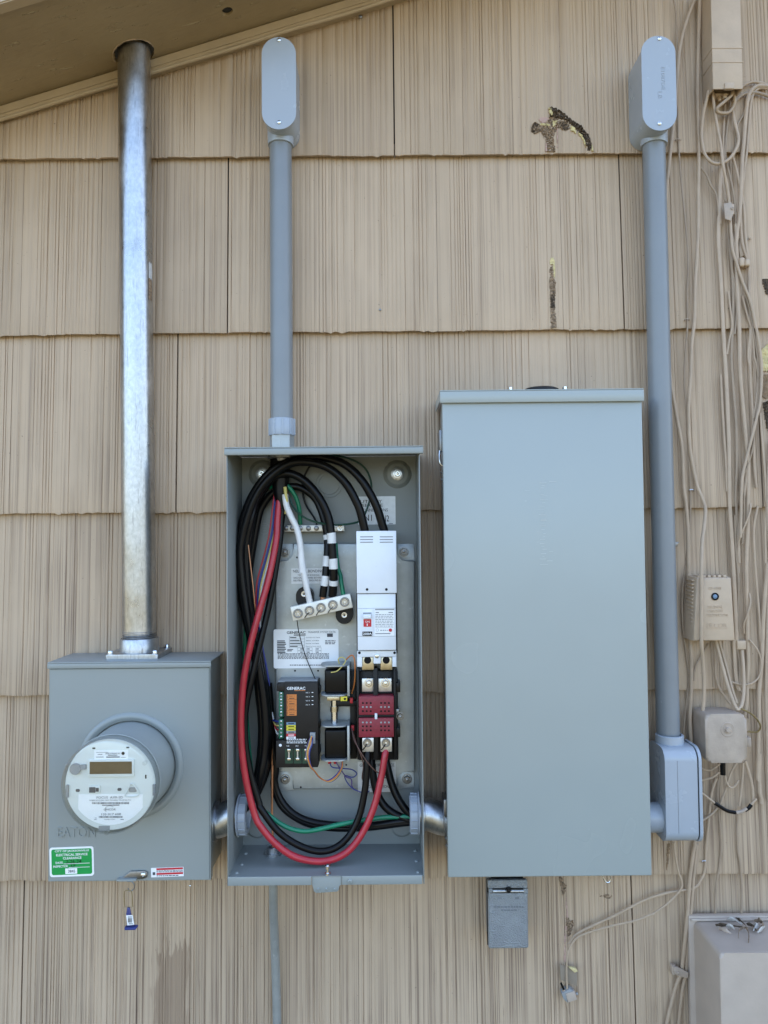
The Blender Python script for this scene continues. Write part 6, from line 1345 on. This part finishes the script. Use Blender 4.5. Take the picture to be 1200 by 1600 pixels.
cable('tan cable beside the clamp, right one of the lower pair', zF([(408, 940), (395, 1080), (378, 1250), (352, 1560)])+zG([(358, 500), (345, 780), (305, 990), (268, 1333)])+[(1052, 1690)], 0.0036, 'cable')
cable('flattened painted cable right of the wide flat cable at mid height', zB([(640, 60), (655, 300), (680, 560), (700, 800), (705, 1100), (690, 1500)])+zC([(690, 200), (712, 500), (735, 800), (742, 1200), (730, 1590)])+zD([(735, 200), (750, 500)]), 0.0030, 'cable3', None, None, 0.6)
cable('flattened painted cable left of the wide flat cable at mid height', zC([(575, 300), (590, 600), (608, 900), (628, 1200), (640, 1500)])+zD([(650, 60), (668, 300), (690, 760)]), 0.0026, 'cable', None, None, 0.6)
cable('painted cable close along the left of the crossing twin cables', zB([(800, 950), (850, 1150), (905, 1350), (925, 1600)])+zC([(935, 150), (965, 330), (945, 560), (915, 760)]), 0.0024, 'cable', .0232)
cable('painted cable running straight beside the broken siding crack', zC([(985, 700), (1000, 900), (1022, 1150), (1040, 1400), (1046, 1600)])+zD([(1052, 250), (1040, 500), (1045, 800), (1030, 1100)]), 0.0026, 'cable2', None, None, 0.7)
cable('painted cable rising behind the thick hanging cable to the bends', zA([(990, 115), (910, 250), (840, 420), (780, 540), (765, 700), (735, 900)]), 0.0024, 'cable3')
cable('pale tan stub of cable running down from the hanging splitter', zH([(190, 1160), (200, 1210), (212, 1300), (215, 1380), (218, 1450)]), 0.0018, 'cable2')

# ------------------------------------------------------------------ clamps, staples, clips
def clip(name, label, fn, cat='clip'):
    q = fn(); return q
t = thing('cable_clamp', 'small metal clamp holding two cables beside the utility box', 'clamp', P(1066, 1528, 0.02))
cl = quad([(1053, 1512), (1058, 1511), (1076, 1520), (1075, 1529), (1058, 1525), (1053, 1519)], 0.034)
MB().prism(cl, 0.031, 0.034, 0.0008).obj('strap', M['boxgrey'], t); MB().pbox(1050, 1058, 1510, 1524, W-0.001, 0.0312, 0.002).obj('foot', M['boxgrey'], t)
fastener('clamp_screw', t, 1059.5, 1520.5, 0.0344, 2.6, 'round', M['boxgrey'])
t = thing('cable_strap', 'perforated metal strap with one screw over the cable bundle', 'strap', P(1137, 345, 0.03))
st2 = quad([(1131, 318), (1143, 316), (1146, 326), (1146, 334), (1142, 345), (1133, 342)], 0.036)
MB().prism(st2, 0.0345, 0.0362, 0.0005).obj('strap', M['boxgrey'], t); MB().pbox(1139, 1148, 318, 335, W-0.002, 0.0344, 0.002).obj('foot', M['boxtan'], t)
fastener('strap_screw', t, 1144.5, 325.5, 0.0364, 3.0, 'round', M['boxgrey'])
t = thing('cable_clip', 'lumpy painted plastic clip on the cables below the strap', 'clip', P(1165, 417, 0.02))
MB().pbox(1156, 1165, 401, 416, W-0.002, 0.030, 0.004, 3).obj('clip_body', M['boxtan'], t); MB().pbox(1165.3, 1173, 404, 415, W-0.002, 0.032, 0.003, 3).obj('clip_tab', M['boxtan'], t)
t = thing('wall_anchor', 'torn round anchor hole with a cover flap above the painted clip', 'anchor', P(1160, 385, 0.02))
MB().prism(quad([(1156, 372), (1161, 374), (1165, 398), (1157, 402), (1155, 390)], 0.021), W-0.003, 0.021, 0.0005).obj('flap', M['cable3'], t)
fastener('anchor_screw', shingle_at(1172, 372), 1172, 372, 0.0185, 2.6, 'round', M['boxtan'])
for k, (x, y, lab) in enumerate(((1059, 218, 'wire staple on the thin cable beside the upper conduit body'), (1073, 499, 'wire staple on the thin cable at the second shingle edge'), (1080, 766, 'white wire staple above the protector box'), (1099.5, 1346, 'bent wire staple on the cable near the lower shingle edge'))):
    MB().tube([P(x-3.5, y+2, 0.018), P(x-3, y, .0255), P(x, y-1, .0262), P(x+3.5, y-0.5, .0255), P(x+4, y+1.5, .018)], 0.0008, 6).obj('staple', M['boxgrey'] if k < 2 else M['steel'], None, lab, 'staple')
t = thing('wall_bracket', 'small bent metal tab peeking out beside the right conduit', 'bracket', P(1056, 854, 0.02))
wb = MB().prism(quad([(1049, 847), (1061, 847), (1058, 854), (1049, 854)], 0.026), W-0.001, 0.0262, 0.0005).obj('tab', M['darksteel'], t)
q = P(1053, 850, 0.0264); MB().lathe((q.x, q.y, q.z), (0, -1, 0), [(0, 0), (0.0017, 0)], 12).obj('hole', M['blk'], wb)
# hanging splitter and torn tag at the lower centre
t = thing('cable_splitter', 'small grey cable splitter hanging on the wall below the panel', 'splitter', P(888, 1568, 0.02))
sp = MB().prism(quad([(884, 1553), (898, 1549), (902, 1562), (888, 1567)], 0.036), 0.024, 0.036, 0.001).obj('case', M['boxbig'], t)
MB().prism(quad([(877, 1551), (890, 1544), (898, 1549), (884, 1553), (887, 1566), (880, 1560)], 0.032), 0.021, 0.0345, 0.0006).obj('mounting_plate', M['glab'], t)
MB().tube([P(880, 1547, .030), P(886, 1551, .030)], 0.0028, 10, smooth=False).obj('connector', M['boxtan'], t); MB().tube([P(900, 1553, .030), P(903, 1552, .030)], 0.0026, 10, smooth=False).obj('connector', M['glab'], t)
MB().tube([P(876.5, 1536, .031), P(881, 1546, .030)], 0.0019, 8, smooth=False).obj('cable_stub', M['black'], t)
t = thing('paper_tag', 'bent tan tag with a yellow curled edge behind the cable ends', 'tag', P(889, 1541, 0.02))
MB().prism(quad([(875, 1507), (902, 1516), (902, 1541), (876, 1531)], 0.026), 0.0245, 0.0262, 0.0004).obj('sheet', M['tagm'], t)
MB().prism(quad([(888, 1511), (900, 1513), (903, 1518), (898, 1520)], 0.031), 0.0264, 0.0315, 0.001).obj('curled_edge', M['foam'], t)
